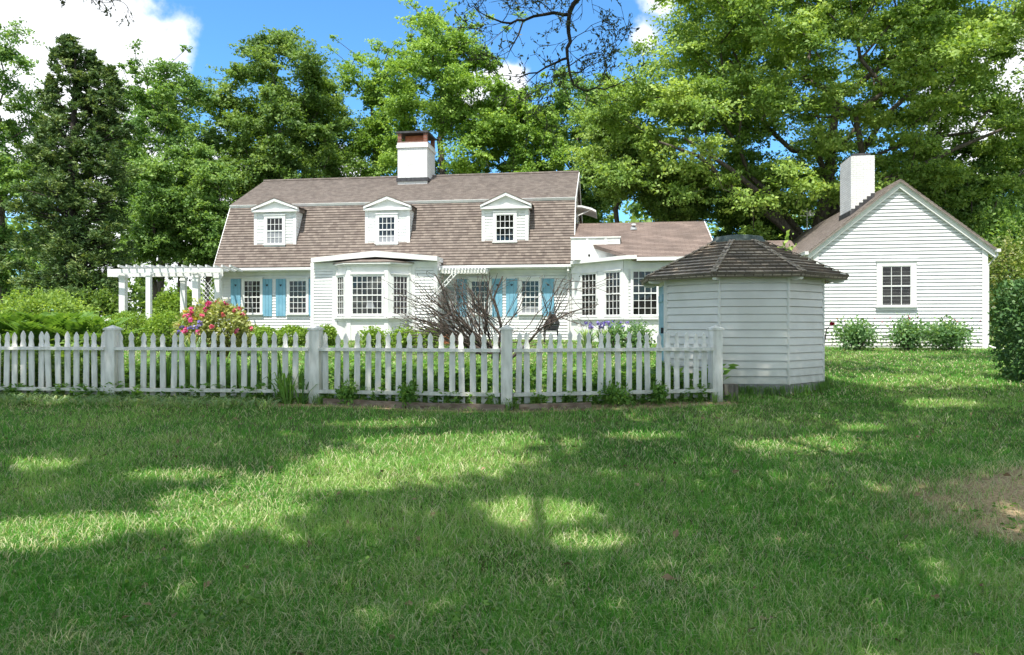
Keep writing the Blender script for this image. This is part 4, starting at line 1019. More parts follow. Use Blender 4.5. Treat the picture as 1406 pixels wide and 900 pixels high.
for i, (px, w, tp, lab) in enumerate(((846, 17, 446, 'airy plant with upright stems below the sun room corner'), (878, 17, 444, 'airy plant with upright stems beside the blue shed door'))):
    bush('perennial_plant', lab, 'plant', px, 20, tp, w, 'leaf_rose', 1100, .09, 70+i, rag=.4, inner=.15)
for i, (px, w, tp, lab, n_) in enumerate(((1175, 29, 442, 'rose bush by the cottage wall, nearest the octagonal shed', 1900), (1247, 25, 440, 'rose bush below the cottage window', 1700), (1300, 33, 442, 'widest rose bush, near the right corner of the cottage', 2200))):
    r, rg, dm = bush('rose_bush', lab, 'rose bush', px, 21.3, tp, w, 'leaf_rose', n_, .10, 80+i, group='rose bushes along the cottage', rag=.45, inner=.2)
    C = np.stack([rg.normal(0, .6, 5)*dm[0], rg.normal(0, .3, 5)*dm[1]-.1, dm[2]*rg.uniform(.95, 1.15, 5)], 1)
    blossoms('rosebuds', C, .035, 'red', r, rg, 6); limbs('cane', [(np.array([c[0]*.3, 0, 0]), c, .008, .004) for c in C], 'leafstem', r, 4)
x, y = at(1133, 17); z = g1(x, y); rr = thing('single_rose', 'single red rose on a bent brown cane at the right edge of shed', 'rose', (x, y, z))
P = lambda px, py: np.array([*at(px, 17), zat(py, 17)])-np.array([x, y, z])
pts = [P(1129, 487), P(1133, 465), P(1135, 452), P(1138, 450)]; limbs('cane', [(pts[i], pts[i+1], .016, .013) for i in range(3)]+[(pts[2], P(1130, 452), .012, .008)], 'twig', rr, 6)
rg = np.random.default_rng(4); blossoms('red_blossom', np.array([P(1142, 445)]), .09, 'red', rr, rg, 26, .3)
# ferns on the left
def fern(px, D, h, nfr, seed, label):
    h *= 1.3; rng0 = np.random.default_rng(seed+7); h *= rng0.uniform(.9, 1.1)
    rng = np.random.default_rng(seed); x, y = at(px, D); z = g1(x, y); root = thing('tall_fern', label, 'fern', (x, y, z), 0, 'ferns behind the left fence')
    Cs, Ds, Ns, Ls, vs = [], [], [], [], []; segs = []
    for k in range(nfr):
        az = rng.random()*6.283; hd = np.array([math.cos(az), math.sin(az), 0]); L = h*rng.uniform(.8, 1.1); out = h*rng.uniform(.25, .75)
        prev = None
        for j in range(15):
            t = j/14; p = hd*out*t**1.7+np.array([0, 0, L*(t-.28*t**2.6)]); 
            if prev is not None: segs.append((prev, p, .006*(1-t)+.002, .006*(1-t)+.001))
            if prev is not None and t > .15:
                d = unit(p-prev); s = np.cross(d, [0, 0, 1.]); s = s/max(np.linalg.norm(s), .1); w = h*.2*math.sin(PI*min(1, (t-.1)/.95))**.7+.02
                for sg in (-1, 1):
                    for e in (0, .5):
                        dv = unit(s*sg+d*.45+np.array([0, 0, .08])); Cs.append(p-(p-prev)*e+dv*w/2); Ds.append(dv); Ns.append(np.cross(d, s)+rng.normal(size=3)*.2); Ls.append(w); vs.append(rng.normal(.55, .16))
            prev = p
    Ls = np.array(Ls); leaves('fronds', np.array(Cs), np.array(Ds), np.array(Ns), Ls, Ls*.26+.012, np.clip(vs, 0, 1), 'leaf_fern', root, .05); limbs('stem', segs, 'leafstem', root, 4)
for i, (px, D, h, lab) in enumerate(((8, 13.2, .98, 'tall fern at the far left edge behind the fence'), (38, 13.8, 1.12, 'fern second from the left edge'), (66, 13.4, 1.18, 'tallest fern in the clump, below the dark cedar'), (92, 14.0, 1.15, 'fern right of the tallest fern'), (117, 13.6, 1.02, 'fern at the right end of the clump, near first round bush'))): fern(px, D, h, 22, 90+i, lab)
bush('leafy_shrub', 'small pale leafed shrub just left of first visible fence post', 'shrub', 132, 13.2, 446, 18, 'leaf_box', 1500, .07, 96, rag=.35, inner=.3)
# hedge and shrubs at the right edge
bush('clipped_hedge', 'dark clipped hedge at the right edge of the lawn', 'hedge', 1462, 12.6, 381, 64, 'leaf_hedge', 16000, .075, 101, box=.75, rag=.05, inner=.82, depth=1.1)
bush('blossom_shrub', 'pale yellow blossoming shrub above the dark hedge', 'shrub', 1388, 24.5, 338, 30, 'leaf_vib', 9000, .10, 102, rag=.25)
bush('tall_shrub', 'bright green rounded shrub behind the right cottage corner', 'shrub', 1392, 30, 286, 62, 'leaf_mid', 12000, .17, 103, rag=.22, depth=2.0)
bush('leafy_shrub', 'light leafy sprout above the well shed roof beside cottage', 'shrub', 1079, 21.5, 322, 11, 'leaf_box', 420, .14, 104, rag=.4, inner=.3)

# plants in the bed behind the fence, weeds in front of it (uncountable)
def bed(name, px0, px1, D0, D1, n, hmin, hmax, size, mat, seed, dens=40, line=None):
    rng = np.random.default_rng(seed); Cs, Ds, Ns, Ls, vs = [], [], [], [], []
    for _ in range(n):
        px = rng.uniform(px0, px1); D = rng.uniform(D0, D1)
        x, y = at(px, D)
        if line: y = np.interp(x, [p[0] for p in POST], [p[1] for p in POST])+rng.uniform(*line)
        if np.hypot(x-sx, y-sy) < SR+.15: continue
        h = rng.uniform(hmin, hmax)*(.5+fnoise(x*1.3, y*1.3)); r = h*rng.uniform(.35, .6); k = int(dens*rng.uniform(.6, 1.3)); z = g1(x, y)
        t = rng.random(k)**.7; az = rng.random(k)*6.28
        C = np.stack([x+np.cos(az)*r*(.3+.7*t)*rng.random(k), y+np.sin(az)*r*(.3+.7*t)*rng.random(k), z+h*t], 1); Cs.append(C)
        Ds.append(np.stack([np.cos(az), np.sin(az), rng.uniform(-.3, .9, k)], 1)); Ns.append(rdir(rng, k, 1.2)); Ls.append(size*rng.uniform(.6, 1.4, k)*(.7+.6*h/hmax)); vs.append(np.clip(rng.normal(rng.uniform(.3, .65), .15, k), 0, 1))
    L = np.concatenate(Ls); o = leaves(name, np.concatenate(Cs), np.concatenate(Ds), np.concatenate(Ns), L, L*.42, np.concatenate(vs), mat); tag(o, kind='stuff'); return o
o = bed('bed_plants', 170, 985, 11, 13, 230, .25, .5, .10, 'leaf_bed', 111, 55, line=(.25, 1.9))
o['label'] = 'leafy perennials filling the bed behind the picket fence'
o = bed('fence_undergrowth', -20, 150, 11, 12.5, 90, .3, .7, .10, 'leaf_deep', 112, 60, line=(.2, 1.6)); o['label'] = 'dark undergrowth behind the left part of fence'
o = bed('fence_weeds', -10, 975, 11, 12, 300, .07, .26, .06, 'leaf_bed', 113, 26, line=(-.16, .2)); o['label'] = 'small weeds growing along the foot of the fence'
for i, (px, lab, w_) in enumerate(((845, 'leafy weed clump in front of the right fence panel', 24), (560, 'small leafy weed below the middle fence panel', 14), (478, 'dark weed clump right of second visible post', 14), (905, 'small weed tuft near the last fence post', 12))):
    x_ = at(px, 10.3)[0]; yl = np.interp(x_, [p[0] for p in POST], [p[1] for p in POST])-.12
    bush('weed_clump', lab, 'weed', px, yl, 528, w_, 'leaf_bed', 520, .06, 115+i, group='weeds at the fence', inner=.15, rag=.4, stem=False)
rng = np.random.default_rng(120)
x, y = at(396, 10.62); r = thing('grass_tuft', 'tall green grass tuft in front of the second fence panel', 'grass tuft', (x, y, g1(x, y)))
strap_clump('leaf_blades', rng, np.array([[rng.normal()*.12, rng.normal()*.05, 0] for _ in range(8)]), 9, .44, .022, .25, 'leaf_bed', r)
# long strap leaves flopped over the bed edge at the left
n = 260; xx = rng.uniform(-8.2, -3.4, n); yy = np.interp(xx, [p[0] for p in POST], [p[1] for p in POST])-rng.uniform(.12, .55, n)
V, f, v = strap_arrays(rng, np.stack([xx, yy, gz(xx, yy)], 1), 4, .12, .016, .34, 1.6); o = np_mesh('flopped_leaves', V, f, 4, 'leaf_strap', None, v); tag(o, 'grey green strap leaves flopped along the bed edge at left', None, None, 'stuff')
# iris-like upright straps behind the second panel
n = 46; xx = rng.uniform(-5.6, -3.3, n); yy = np.interp(xx, [p[0] for p in POST], [p[1] for p in POST])+rng.uniform(.35, 1.1, n)
V, f, v = strap_arrays(rng, np.stack([xx, yy, gz(xx, yy)], 1), 7, .6, .028, .2, .4); o = np_mesh('sword_leaves', V, f, 4, 'leaf_bed', None, v); tag(o, 'upright sword leaves behind the second fence panel', None, None, 'stuff')

# ------------------------------------------------------------------ trees
def cedar(name, label, px, D, top, half_w, seed, n=30000):
    rng = np.random.default_rng(seed); x, y = at(px, D); z0 = g1(x, y); H = zat(top, D)-z0; R = half_w/F0*D
    root = thing(name, label, 'cedar tree', (x, y, z0)); segs = [(np.array([0, 0, -.3]), np.array([0, 0, H*.5]), .32, .2), (np.array([0, 0, H*.5]), np.array([.1, 0, H*.96]), .2, .03)]
    leaders = [(np.array([-.18, 0, 0]), H, 1.), (np.array([.62, .3, 0]), H*.955, .75), (np.array([1.5, .2, 0]), H*.90, .6), (np.array([-1.1, .4, 0]), H*.86, .6)]
    cl, rad = [], []
    for off, h, ww in leaders:
        for _ in range(int(230*ww)):
            t = rng.random()**.8; zc_ = .4+(h-.4)*t; prof = R*ww*((1-t)**.62*.98+.02)*(.6 if t < .06 else 1); a_ = rng.random()*6.283; u = rng.random()**.45
            p = off*min(1, t*1.6)+np.array([math.cos(a_)*prof*u*rng.uniform(.75, 1.12), math.sin(a_)*prof*u, zc_]); cl.append(p); rad.append(rng.uniform(.35, .75)*(1-.55*t))
            if rng.random() < .4: segs.append((off*min(1, t*1.6)*.6+np.array([0, 0, zc_-.5*u]), p, .05*(1-t)+.015, .012))
        for k in range(9): cl.append(off+np.array([rng.normal()*.08, rng.normal()*.08, h-.14*k])); rad.append(.10+.035*k)
    cl = np.array(cl); rad = np.array(rad); per = n//len(cl)
    C, Dv, N, L, val = clump_leaves(rng, cl, rad, per, .17, .8, .6)
    Dv = unit(Dv*np.array([1, 1, .4])+np.array([0, 0, .45])); limbs('trunk', segs, 'bark_dark', root, 6); leaves('crown', C, Dv, N, L*.95, L*.30, val, 'leaf_cedar', root)
cedar('cedar_tree', 'dark evergreen cedar with ragged double tip left of the pergola', 100, 30, 50, 94, 201, 105000)

T = tree
T('maple_tree', 'leafy tree at the far left edge behind the cedar', 'tree', 5, 41, 62, 0, 82, 420, 'leaf_mid', 95, 230, .30, 211, crad=1.25, tr=.22)
T('maple_tree', 'thin topped light green tree between the cedar and the house', 'tree', 222, 43, 96, 0, 92, 345, 'leaf_mid', 95, 260, .29, 212, crad=1.25, tr=.2, sparse_top=.25)
T('maple_tree', 'dense round topped green tree above the left end of the roof', 'tree', 390, 45, 52, 0, 112, 335, 'leaf_deep', 185, 300, .30, 213, crad=1.3, tr=.3, rag=.22)
T('young_maple', 'yellow green tree left of the main chimney', 'tree', 512, 48, 70, 0, 62, 300, 'leaf_lime', 62, 260, .29, 214, crad=1.2, tr=.16, sparse_top=.2)
T('young_maple', 'tallest yellow green tree directly behind the main chimney', 'tree', 608, 44, 28, 0, 92, 285, 'leaf_lime', 105, 240, .28, 215, crad=1.15, tr=.2, sparse_top=.35)
T('young_maple', 'yellow green tree right of the main chimney above the roof', 'tree', 708, 43, 118, 0, 74, 285, 'leaf_lime', 80, 250, .27, 216, crad=1.05, tr=.18, sparse_top=.15)
T('young_maple', 'green tree above the right end of the main roof', 'tree', 792, 46, 100, 0, 72, 330, 'leaf_mid', 85, 260, .28, 217, crad=1.1, tr=.2)
T('slim_tree', 'slim tree with bare trunk right of the gable awning', 'tree', 850, 37, 145, 0, 55, 285, 'leaf_deep', 55, 220, .24, 218, crad=.95, tr=.13)
T('slim_tree', 'slim low tree behind the sun room roof', 'tree', 930, 36, 215, 0, 62, 325, 'leaf_deep', 60, 240, .24, 219, crad=.95, tr=.12)
T('slim_tree', 'low dark tree behind the link roof left of cottage', 'tree', 1030, 39, 225, 0, 66, 355, 'leaf_deep', 66, 240, .25, 220, crad=1., tr=.13)
T('understory_tree', 'dense low green tree behind the right slope of the cottage roof', 'tree', 1310, 36, 205, 0, 82, 390, 'leaf_mid', 90, 260, .26, 221, crad=1.1, tr=.16)
T('understory_tree', 'low leafy tree at the right edge under the great oak', 'tree', 1425, 38, 170, 0, 80, 380, 'leaf_deep', 80, 260, .26, 222, crad=1.1, tr=.16)
for i, (px, D, lab) in enumerate(((212, 36, 'slender trunk tree seen between the left pergola posts'), (246, 38, 'slender trunk tree seen behind the middle of the pergola'), (286, 37, 'slender trunk tree at the left edge of the house'))):
    T('slender_tree', lab, 'tree', px, D, 205, 0, 48, 385, 'leaf_mid', 44, 230, .25, 230+i, group='slender trees behind the pergola', crad=.95, tr=.11)
# the great oak: short trunk, wide limbs
def oak():
    rng = np.random.default_rng(240); D = 35.; x, y = at(1112, D); z0 = g1(x, y); o = np.array([x, y, z0])
    root = thing('oak_tree', 'great spreading oak with long limbs rising behind the cottage', 'oak tree', (x, y, z0))
    P = lambda px, py, dD=0: np.array([*at(px, D+dD), zat(py, D+dD)])-o
    c = P(1145, 95); cl = []
    ph = rng.random(4)*6.28
    while len(cl) < 430:
        d = rdir(rng, 1)[0]; u = (.45+.55*rng.random()**.7); az = math.atan2(d[1], d[0])
        p = c+d*np.array([11.2, 8.6, 8.8])*u*(1+.12*math.sin(3*az+ph[0]+2*d[2]))
        s = p+o; py = CY-(s[2]-CAMZ)/s[1]*F0; px = CX+s[0]/s[1]*F0
        if px < 880 and py < 240-1.2*(px-840) and py < 120: continue
        if px < 905 and py < 70: continue
        cl.append(p)
    for _ in range(46):
        px = rng.uniform(1260, 1500); cl.append(P(px, rng.uniform(-40, 240), rng.uniform(-3, 3)))
    for _ in range(44): cl.append(P(rng.uniform(805, 960), rng.uniform(112, 265), rng.uniform(-3, 3)))
    cl = np.array(cl)
    tr = [P(1112, 425), P(1118, 350), P(1128, 300), P(1138, 250), P(1142, 190), P(1150, 130)]
    tr[0] = np.zeros(3)
    for _ in range(70): cl = np.vstack([cl, P(rng.uniform(930, 1330), rng.uniform(-30, 130), rng.uniform(-5, 3))])
    segs = skeleton(o, tr, cl, .44, rng, .05); limbs('trunk', segs, 'bark', root, 8)
    def limb(pts, r0, r1, name='limb'):
        pts = [P(*p) for p in pts]; n = len(pts)-1; limbs(name, [(pts[i], pts[i+1], r0+(r1-r0)*i/n, r0+(r1-r0)*(i+1)/n) for i in range(n)], 'bark', root, 8)
    limb([(1114, 345), (1062, 300, -1), (1010, 262, -2), (960, 215, -2.5), (905, 195, -3)], .22, .05)
    limb([(1085, 320, -.5), (1045, 268, -1.5), (1000, 230, -2.4), (940, 190, -3)], .2, .05)
    limb([(1122, 320), (1180, 272, -1.5), (1240, 240, -2.5), (1310, 205, -3), (1400, 168, -3)], .22, .05)
    limb([(1128, 300), (1170, 230), (1215, 160, -1), (1270, 110, -1.5), (1330, 60, -2)], .19, .05)
    rad = rng.uniform(.95, 1.75, len(cl)); C, Dv, N, L, val = clump_leaves(rng, cl, rad, 660, .158, .46, 1.0, ns=16)
    leaves('crown', C, Dv, N, L, L*rng.uniform(.5, .75, len(L)), val, 'leaf_oak', root)
oak()
# far wood closing the view (one mass)
rng = np.random.default_rng(260); cl = []
for _ in range(420):
    px = rng.uniform(-350, 1750); D = rng.uniform(56, 74); x, y = at(px, D); hmax = 9 if not (190 < px < 300 or 455 < px < 500) else 2.5
    cl.append((x, y, g1(x, y)+rng.uniform(.2, 1)*hmax*(.6+.8*fnoise(px*.01, 3.))))
cl = np.array(cl); C, Dv, N, L, val = clump_leaves(rng, cl, rng.uniform(1.4, 2.6, len(cl)), 190, .5, .75)
o = leaves('far_woodland', C, Dv, N, L, L*.6, val, 'leaf_deep'); tag(o, 'far green woodland closing the view behind the garden', None, None, 'stuff')

# ------------------------------------------------------------------ the tree over the lawn: throws the dappled shade, one branch hangs into view
LIT = [(40, 742, 115, 22), (185, 724, 110, 17), (330, 703, 120, 27), (400, 668, 90, 15), (570, 640, 165, 24), (620, 608, 150, 12), (500, 668, 70, 10), (735, 710, 70, 24), (805, 746, 65, 15), (250, 655, 90, 10),
       (1115, 613, 105, 11), (1290, 555, 60, 6), (1330, 500, 80, 3), (1240, 487, 70, 3), (520, 583, 70, 6), (60, 640, 70, 9), (1180, 588, 40, 4), (880, 600, 50, 5)]
def canopy():
    rng = np.random.default_rng(300); tx_, ty_ = 4.2, -3.6; z0 = g1(tx_, ty_); o = np.array([tx_, ty_, z0])
    root = thing('overhanging_tree', 'tree above the lawn whose bare twigged branch hangs into the sky at top', 'tree', (tx_, ty_, z0))
    sv = np.array(SUNV)
    N_ = 270000; gx = rng.uniform(-12, 16, N_); gy = rng.uniform(.8, 24, N_); gzv = gz(gx, gy)
    px = CX+gx/gy*F0; py = CY+(CAMZ-gzv)/gy*F0
    dens = np.where(gy < 10.6, 1., 0.)
    near = np.interp(gx, [-12, -6, -3.4, -2.5, 0, 2.0, 2.4, 5.0, 6.2], [12.4, 12.4, 12.0, 11.6, 11.3, 11.8, 16.0, 16.0, 12.5])
    dens = np.clip((near-gy)/1.1, 0, 1)
    right = (gx > 5.0)*np.clip((21.2-gy)/1.5, 0, 1)*np.clip((gy-13.5)/2, 0, 1)*(.25+.75*(fnoise(gx*.55+40, gy*.3) > .5)); dens = np.maximum(dens, right*.7)
    wallc = (gy > 21.2)*(gx > 9.2)*(gx < 12.6)*.2*np.clip((fnoise(gx*2.1+9-gy*.25, gy*0+3.)-.42)*6, 0, 1); pass
    for (a, b_, rx, ry) in LIT:
        e = ((px-a)/rx)**2+((py-b_)/ry)**2; e = e*(1+1.3*(fnoise(gx*1.6+a, gy*1.6)-.5)); dens = dens*np.clip((e-.55)/1.25, 0, 1)
    # thin all-over dapple
    dap = fnoise(gx*1.6+70, gy*1.2+11); dens = dens*np.where(gx > 2.2, np.where(gy < 10.3, np.where(gy > 5.5, .66, .8), np.where(gy > 13.1, .55, 1.)), np.where(gy < 5.2, 1., np.clip((.86-dap)/.2, .3, 1)))
    keep = rng.random(N_) < dens; gx, gy, gzv = gx[keep], gy[keep], gzv[keep]; n = len(gx)
    h = rng.uniform(8.6, 12.6, n); C = np.stack([gx, gy, gzv], 1)+sv[None]*((h/sv[2])[:, None])
    py2 = CY-(C[:, 2]-CAMZ)/np.maximum(C[:, 1], .1)*F0
    ok = (C[:, 1] < .5) | (py2 < -25); C = C[ok]; n = len(C)
    L = rng.uniform(.15, .29, n); leaves('crown', C-o, rdir(rng, n), rdir(rng, n, 1.2), L, L*.6, np.clip(rng.normal(.5, .2, n), 0, 1), 'leaf_oak', root)
    cl = C[rng.choice(n, 130, replace=False)]-o
    trunk = [np.zeros(3), np.array([.1, .1, 2.5]), np.array([0, .3, 5]), np.array([-.3, .6, 7.2]), np.array([-.8, 1.2, 9.])]
    segs = skeleton(o, trunk, cl, .22, rng, .03); limbs('trunk', [s for s in segs if True], 'bark', root, 7)
    # hanging branch, traced in its own upright plane nine metres out
    rng = np.random.default_rng(8); Dn = 9.0; segs = []; lv = []
    P = lambda px, py, dD=0.: np.array([*at(px, Dn+dD), zat(py, Dn+dD)])-o
    def twig(p, d, L, r, lev):
        n = max(2, int(L/.07)); q = p
        for i in range(n):
            d = unit(d+rng.normal(size=3)*.2+np.array([0, 0, .035])); q2 = q+d*L/n; segs.append((q, q2, max(r*(1-.7*i/n), .003), max(r*(1-.7*(i+1)/n), .0025))); q = q2
            if lev > 0 and rng.random() < .7: twig(q, unit(d+rdir(rng, 1)[0]*.9), L*rng.uniform(.35, .6), r*.6, lev-1)
            if lev <= 1 and rng.random() < .8: lv.append((q, d)); lv.append((q+rng.normal(size=3)*.02, d))
    def br(pts, r0, r1, sp=.55, L=.3):
        pts = [P(*p) for p in pts]
        for i in range(len(pts)-1):
            a, b_ = pts[i], pts[i+1]; n = max(1, int(np.linalg.norm(b_-a)/.09)); pr_ = a
            for j in range(n):
                t = (i+(j+1)/n)/(len(pts)-1); q = a+(b_-a)*(j+1)/n+rng.normal(size=3)*.012*(j < n-1); r = r0+(r1-r0)*t; segs.append((pr_, q, r*1.04, r)); pr_ = q
                if rng.random() < sp: twig(q, unit((b_-a)+rdir(rng, 1)[0]*np.linalg.norm(b_-a)*1.3), L*rng.uniform(.6, 1.6), .0042, 2)
    top = P(835, -150, -.6); segs.append((np.array([-.8, 1.2, 9.]), top, .09, .07))
    br([(835, -150, -.6), (812, -40, -.2), (796, -4), (782, 18), (780, 35), (783, 58), (779, 78), (781, 92), (787, 115)], .04, .014, .8)
    br([(781, 20), (748, 20), (720, 28), (690, 31), (668, 22), (650, 8)], .024, .006, 1.)
    br([(718, 30), (712, 48), (700, 70), (696, 80)], .014, .004, .95)
    br([(779, 80), (760, 88), (738, 100), (715, 106), (696, 104)], .018, .005, 1.)
    br([(738, 100), (725, 112), (708, 120)], .009, .003, 1.)
    br([(786, 116), (800, 124), (830, 123), (855, 113), (872, 103)], .015, .004, 1.)
    br([(783, 90), (800, 78), (825, 72), (845, 58)], .008, .003, 1.)
    br([(782, 60), (792, 50), (812, 35), (838, 22)], .007, .003, 1.)
    br([(783, 100), (806, 92), (832, 80), (850, 62)], .008, .003, 1.)
    br([(784, 112), (770, 108), (750, 116)], .008, .003, 1.); br([(782, 98), (765, 104), (742, 122)], .007, .003, 1.); br([(788, 118), (800, 108), (822, 100)], .008, .003, 1.)
    br([(795, 0), (800, -5), (797, 28)], .006, .003, .6)
    br([(700, -60, -.2), (672, -8), (658, 10), (650, 14)], .01, .003, .6)
    br([(760, 20), (740, 2), (724, -12)], .008, .004, .6); br([(690, 30), (700, 12), (695, -8)], .006, .004, .6)
    limbs('hanging_branch', segs, 'bark_dark', root, 5)
    # second tip at the upper left corner
    segs = []
    br([(120, -260, -.6), (110, -60), (96, -12), (82, 1)], .03, .005, .7, .25); br([(110, -60), (135, -14), (152, -1), (168, 3)], .012, .004, .8, .25); br([(100, -20), (120, -3), (130, 4)], .008, .004, .8, .2)
    segs.append((cl[np.argmin(np.linalg.norm(cl-P(120, -260, -.6), axis=1))], P(120, -260, -.6), .05, .032))
    limbs('upper_branch', segs, 'bark_dark', root, 5)
    C = np.array([l[0] for l in lv]); Dv = np.array([l[1] for l in lv]); n = len(C); L = rng.uniform(.03, .065, n)
    leaves('small_leaves', C+Dv*.02, Dv+rng.normal(size=(n, 3))*.5, rdir(rng, n), L, L*.42, rng.random(n), 'leaf_twig', root)
canopy()

# ------------------------------------------------------------------ grass
def grass(name, n, D0, D1, power, seed, lo, hi, w0, mat='grass', straw=.17, extra=2.4):
    rng = np.random.default_rng(seed)
    u = rng.random(n)
    if power == 0: D = D0+(D1-D0)*u
    else: D = (D0**-power+u*(D1**-power-D0**-power))**(-1/power)
    hw = .72*D+extra; x = rng.uniform(-1, 1, n)*hw; y = D
    yf = np.interp(x, [p[0] for p in POST], [p[1] for p in POST])
    dm_ = dirtmask(x, y); keep = rng.random(n) > dm_*.8
    keep &= np.hypot(x-sx, y-sy) > SR+.02
    tuft = fnoise(x*1.9, y*1.9); t2 = vnoise(x*7+3, y*7)
    keep &= rng.random(n) < .45+.75*t2
    x, y, tuft, dm_ = x[keep], y[keep], tuft[keep], dm_[keep]; n = len(x); z = gz(x, y)
    sh = y-np.interp(x, [p[0] for p in POST], [p[1] for p in POST])
    st = rng.random(n) < straw*(.35+1.5*fnoise(x*1.1+50, y*1.1))+dm_*.5
    L = rng.uniform(lo, hi, n)*(.5+1.*tuft)*np.where(st, 1.25, 1.)
    ang = np.where(st, rng.uniform(.8, 1.5, n), np.abs(rng.normal(.55, .4, n))); az = rng.random(n)*6.283
    hd = np.stack([np.cos(az), np.sin(az), np.zeros(n)], 1); up = np.array([0, 0, 1.])
    d1 = hd*np.sin(ang*.6)[:, None]+up*np.cos(ang*.6)[:, None]; d2 = hd*np.sin(np.minimum(ang*1.5, 1.62))[:, None]+up*np.cos(np.minimum(ang*1.5, 1.62))[:, None]
    B = np.stack([x, y, z-.004+st*.028*rng.random(n)], 1); W = (w0*(1+y/7.)*rng.uniform(.6, 1.3, n)/2)[:, None]
    fa = rng.random(n)*6.283; s = np.stack([np.cos(fa), np.sin(fa), np.zeros(n)], 1)*W
    m = B+d1*(L*.55)[:, None]; t = m+d2*(L*.5)[:, None]
    V = np.stack([B-s, B+s, m+s*.85, m-s*.85, t+s*.12, t-s*.12], 1).reshape(-1, 3)
    k = np.arange(n)[:, None]*6; f = np.concatenate([k+np.array([[0, 1, 2, 3]]), k+np.array([[3, 2, 4, 5]])], 1).reshape(-1)
    hue = fnoise(x*.8+9, y*.8)
    val = np.where(st, rng.uniform(.68, 1., n), np.clip(rng.normal(.16, .13, n)+.72*(hue-.25), 0, .62))
    return np_mesh(name, V, f, 4, mat, None, np.repeat(val, 6))
o = grass('lawn_grass', 840000, 2.5, 10.9, 1.0, 401, .03, .085, .0021); tag(o, 'mown green grass with dry straw blades on the near lawn', None, None, 'stuff')
o = grass('garden_grass', 200000, 10.7, 31, .6, 402, .035, .07, .0036, straw=.14, extra=.5); tag(o, 'sunlit mown grass between fence and house', None, None, 'stuff')

rng = np.random.default_rng(410); az = rng.uniform(0, 6.283, 420); rr_ = SR+rng.uniform(-.02, .12, 420); C = np.stack([sx+np.cos(az)*rr_, sy+np.sin(az)*rr_], 1)
for (x, y) in POST[1:]+[at(1002, 10.95)]: C = np.vstack([C, np.array([x, y])+rng.normal(size=(26, 2))*.13])
V, f, v = strap_arrays(rng, np.concatenate([C, gz(C[:, 0], C[:, 1])[:, None]], 1), 7, .15, .006, .07, .7); o = np_mesh('edge_grass', V, f, 4, 'leaf_bed', None, v); tag(o, 'longer untrimmed grass round the shed base and fence posts', None, None, 'stuff')
n = 900; D_ = 2.7+8*rng.random(n)**.8; x = rng.uniform(-.75, .75, n)*D_; kp = fnoise(x*.7+31, D_*.7) > .52; x, D_ = x[kp], D_[kp]; m = len(x); pr = 9; idx = np.repeat(np.arange(m), pr); az = rng.uniform(0, 6.28, m*pr); r_ = rng.uniform(.02, .09, m*pr)
C = np.stack([x[idx]+np.cos(az)*r_, D_[idx]+np.sin(az)*r_, np.zeros(m*pr)], 1); C[:, 2] = gz(C[:, 0], C[:, 1])+rng.uniform(.03, .065, m*pr); L = rng.uniform(.018, .042, m*pr)
o = leaves('lawn_weeds', C, np.stack([np.cos(az), np.sin(az), rng.uniform(-.2, .5, m*pr)], 1), rdir(rng, m*pr, 2.), L, L*.75, np.clip(rng.normal(.5, .2, m*pr), 0, 1), 'leaf_bed'); tag(o, 'low clover and broadleaf weeds in the lawn', None, None, 'stuff')
n = 170; D_ = 2.8+8.5*rng.random(n); x = rng.uniform(-.75, .75, n)*D_; C = np.stack([x, D_, gz(x, D_)+.045], 1); L = rng.uniform(.04, .075, n)
o = leaves('fallen_leaves', C, rdir(rng, n)*np.array([1, 1, .3]), rdir(rng, n, 1.5), L, L*.55, rng.random(n), 'dry_leaf'); tag(o, 'dry fallen leaves scattered on the lawn', None, None, 'stuff')

# ------------------------------------------------------------------ sky, sun, camera
W = bpy.data.worlds.new('World'); SC.world = W; W.use_nodes = True; nt = W.node_tree
bg = nt.nodes['Background']; bg.inputs['Strength'].default_value = .12
sk = nd(nt, 'ShaderNodeTexSky', sky_type='NISHITA'); sk.sun_disc = False; sk.sun_elevation = SUN_EL; sk.sun_rotation = math.atan2(SUN_H.x, SUN_H.y); sk.air_density = 1.0; sk.dust_density = .3; sk.ozone_density = 2.5
tc = nd(nt, 'ShaderNodeTexCoord')
mask = None
def mth(op, a, b=None):
    n = nt.nodes.new('ShaderNodeMath'); n.operation = op
    for i, v in enumerate((a, b)):
        if v is None: continue
        if isinstance(v, (int, float)): n.inputs[i].default_value = v
        else: nt.links.new(v, n.inputs[i])
    return n.outputs[0]
for (px, py, rad, wgt) in ((40, 70, .19, 1.25), (150, 85, .11, 1.2), (-140, 90, .2, 1.2), (690, 115, .045, .8), (640, 130, .05, .8), (884, 48, .032, .48), (912, -6, .04, .5), (470, 235, .05, 1.), (1390, 140, .10, 1.1), (240, 330, .16, 1.1)):
    dv = Vector(((px-CX)/F0, 1, (CY-py)/F0)).normalized()
    vm = nt.nodes.new('ShaderNodeVectorMath'); vm.operation = 'DISTANCE'; nt.links.new(tc.outputs['Generated'], vm.inputs[0]); vm.inputs[1].default_value = dv
    k = mth('MULTIPLY', mth('SUBTRACT', 1., mth('DIVIDE', vm.outputs['Value'], rad)), wgt)
    mask = k if mask is None else mth('MAXIMUM', mask, k)
n1 = nd(nt, 'ShaderNodeTexNoise', Scale=9, Detail=9, Roughness=.58); nt.links.new(tc.outputs['Generated'], n1.inputs['Vector'])
n0 = nd(nt, 'ShaderNodeTexNoise', Scale=2.2, Detail=3); nt.links.new(tc.outputs['Generated'], n0.inputs['Vector'])
sp_ = nt.nodes.new('ShaderNodeSeparateXYZ'); nt.links.new(tc.outputs['Generated'], sp_.inputs[0])
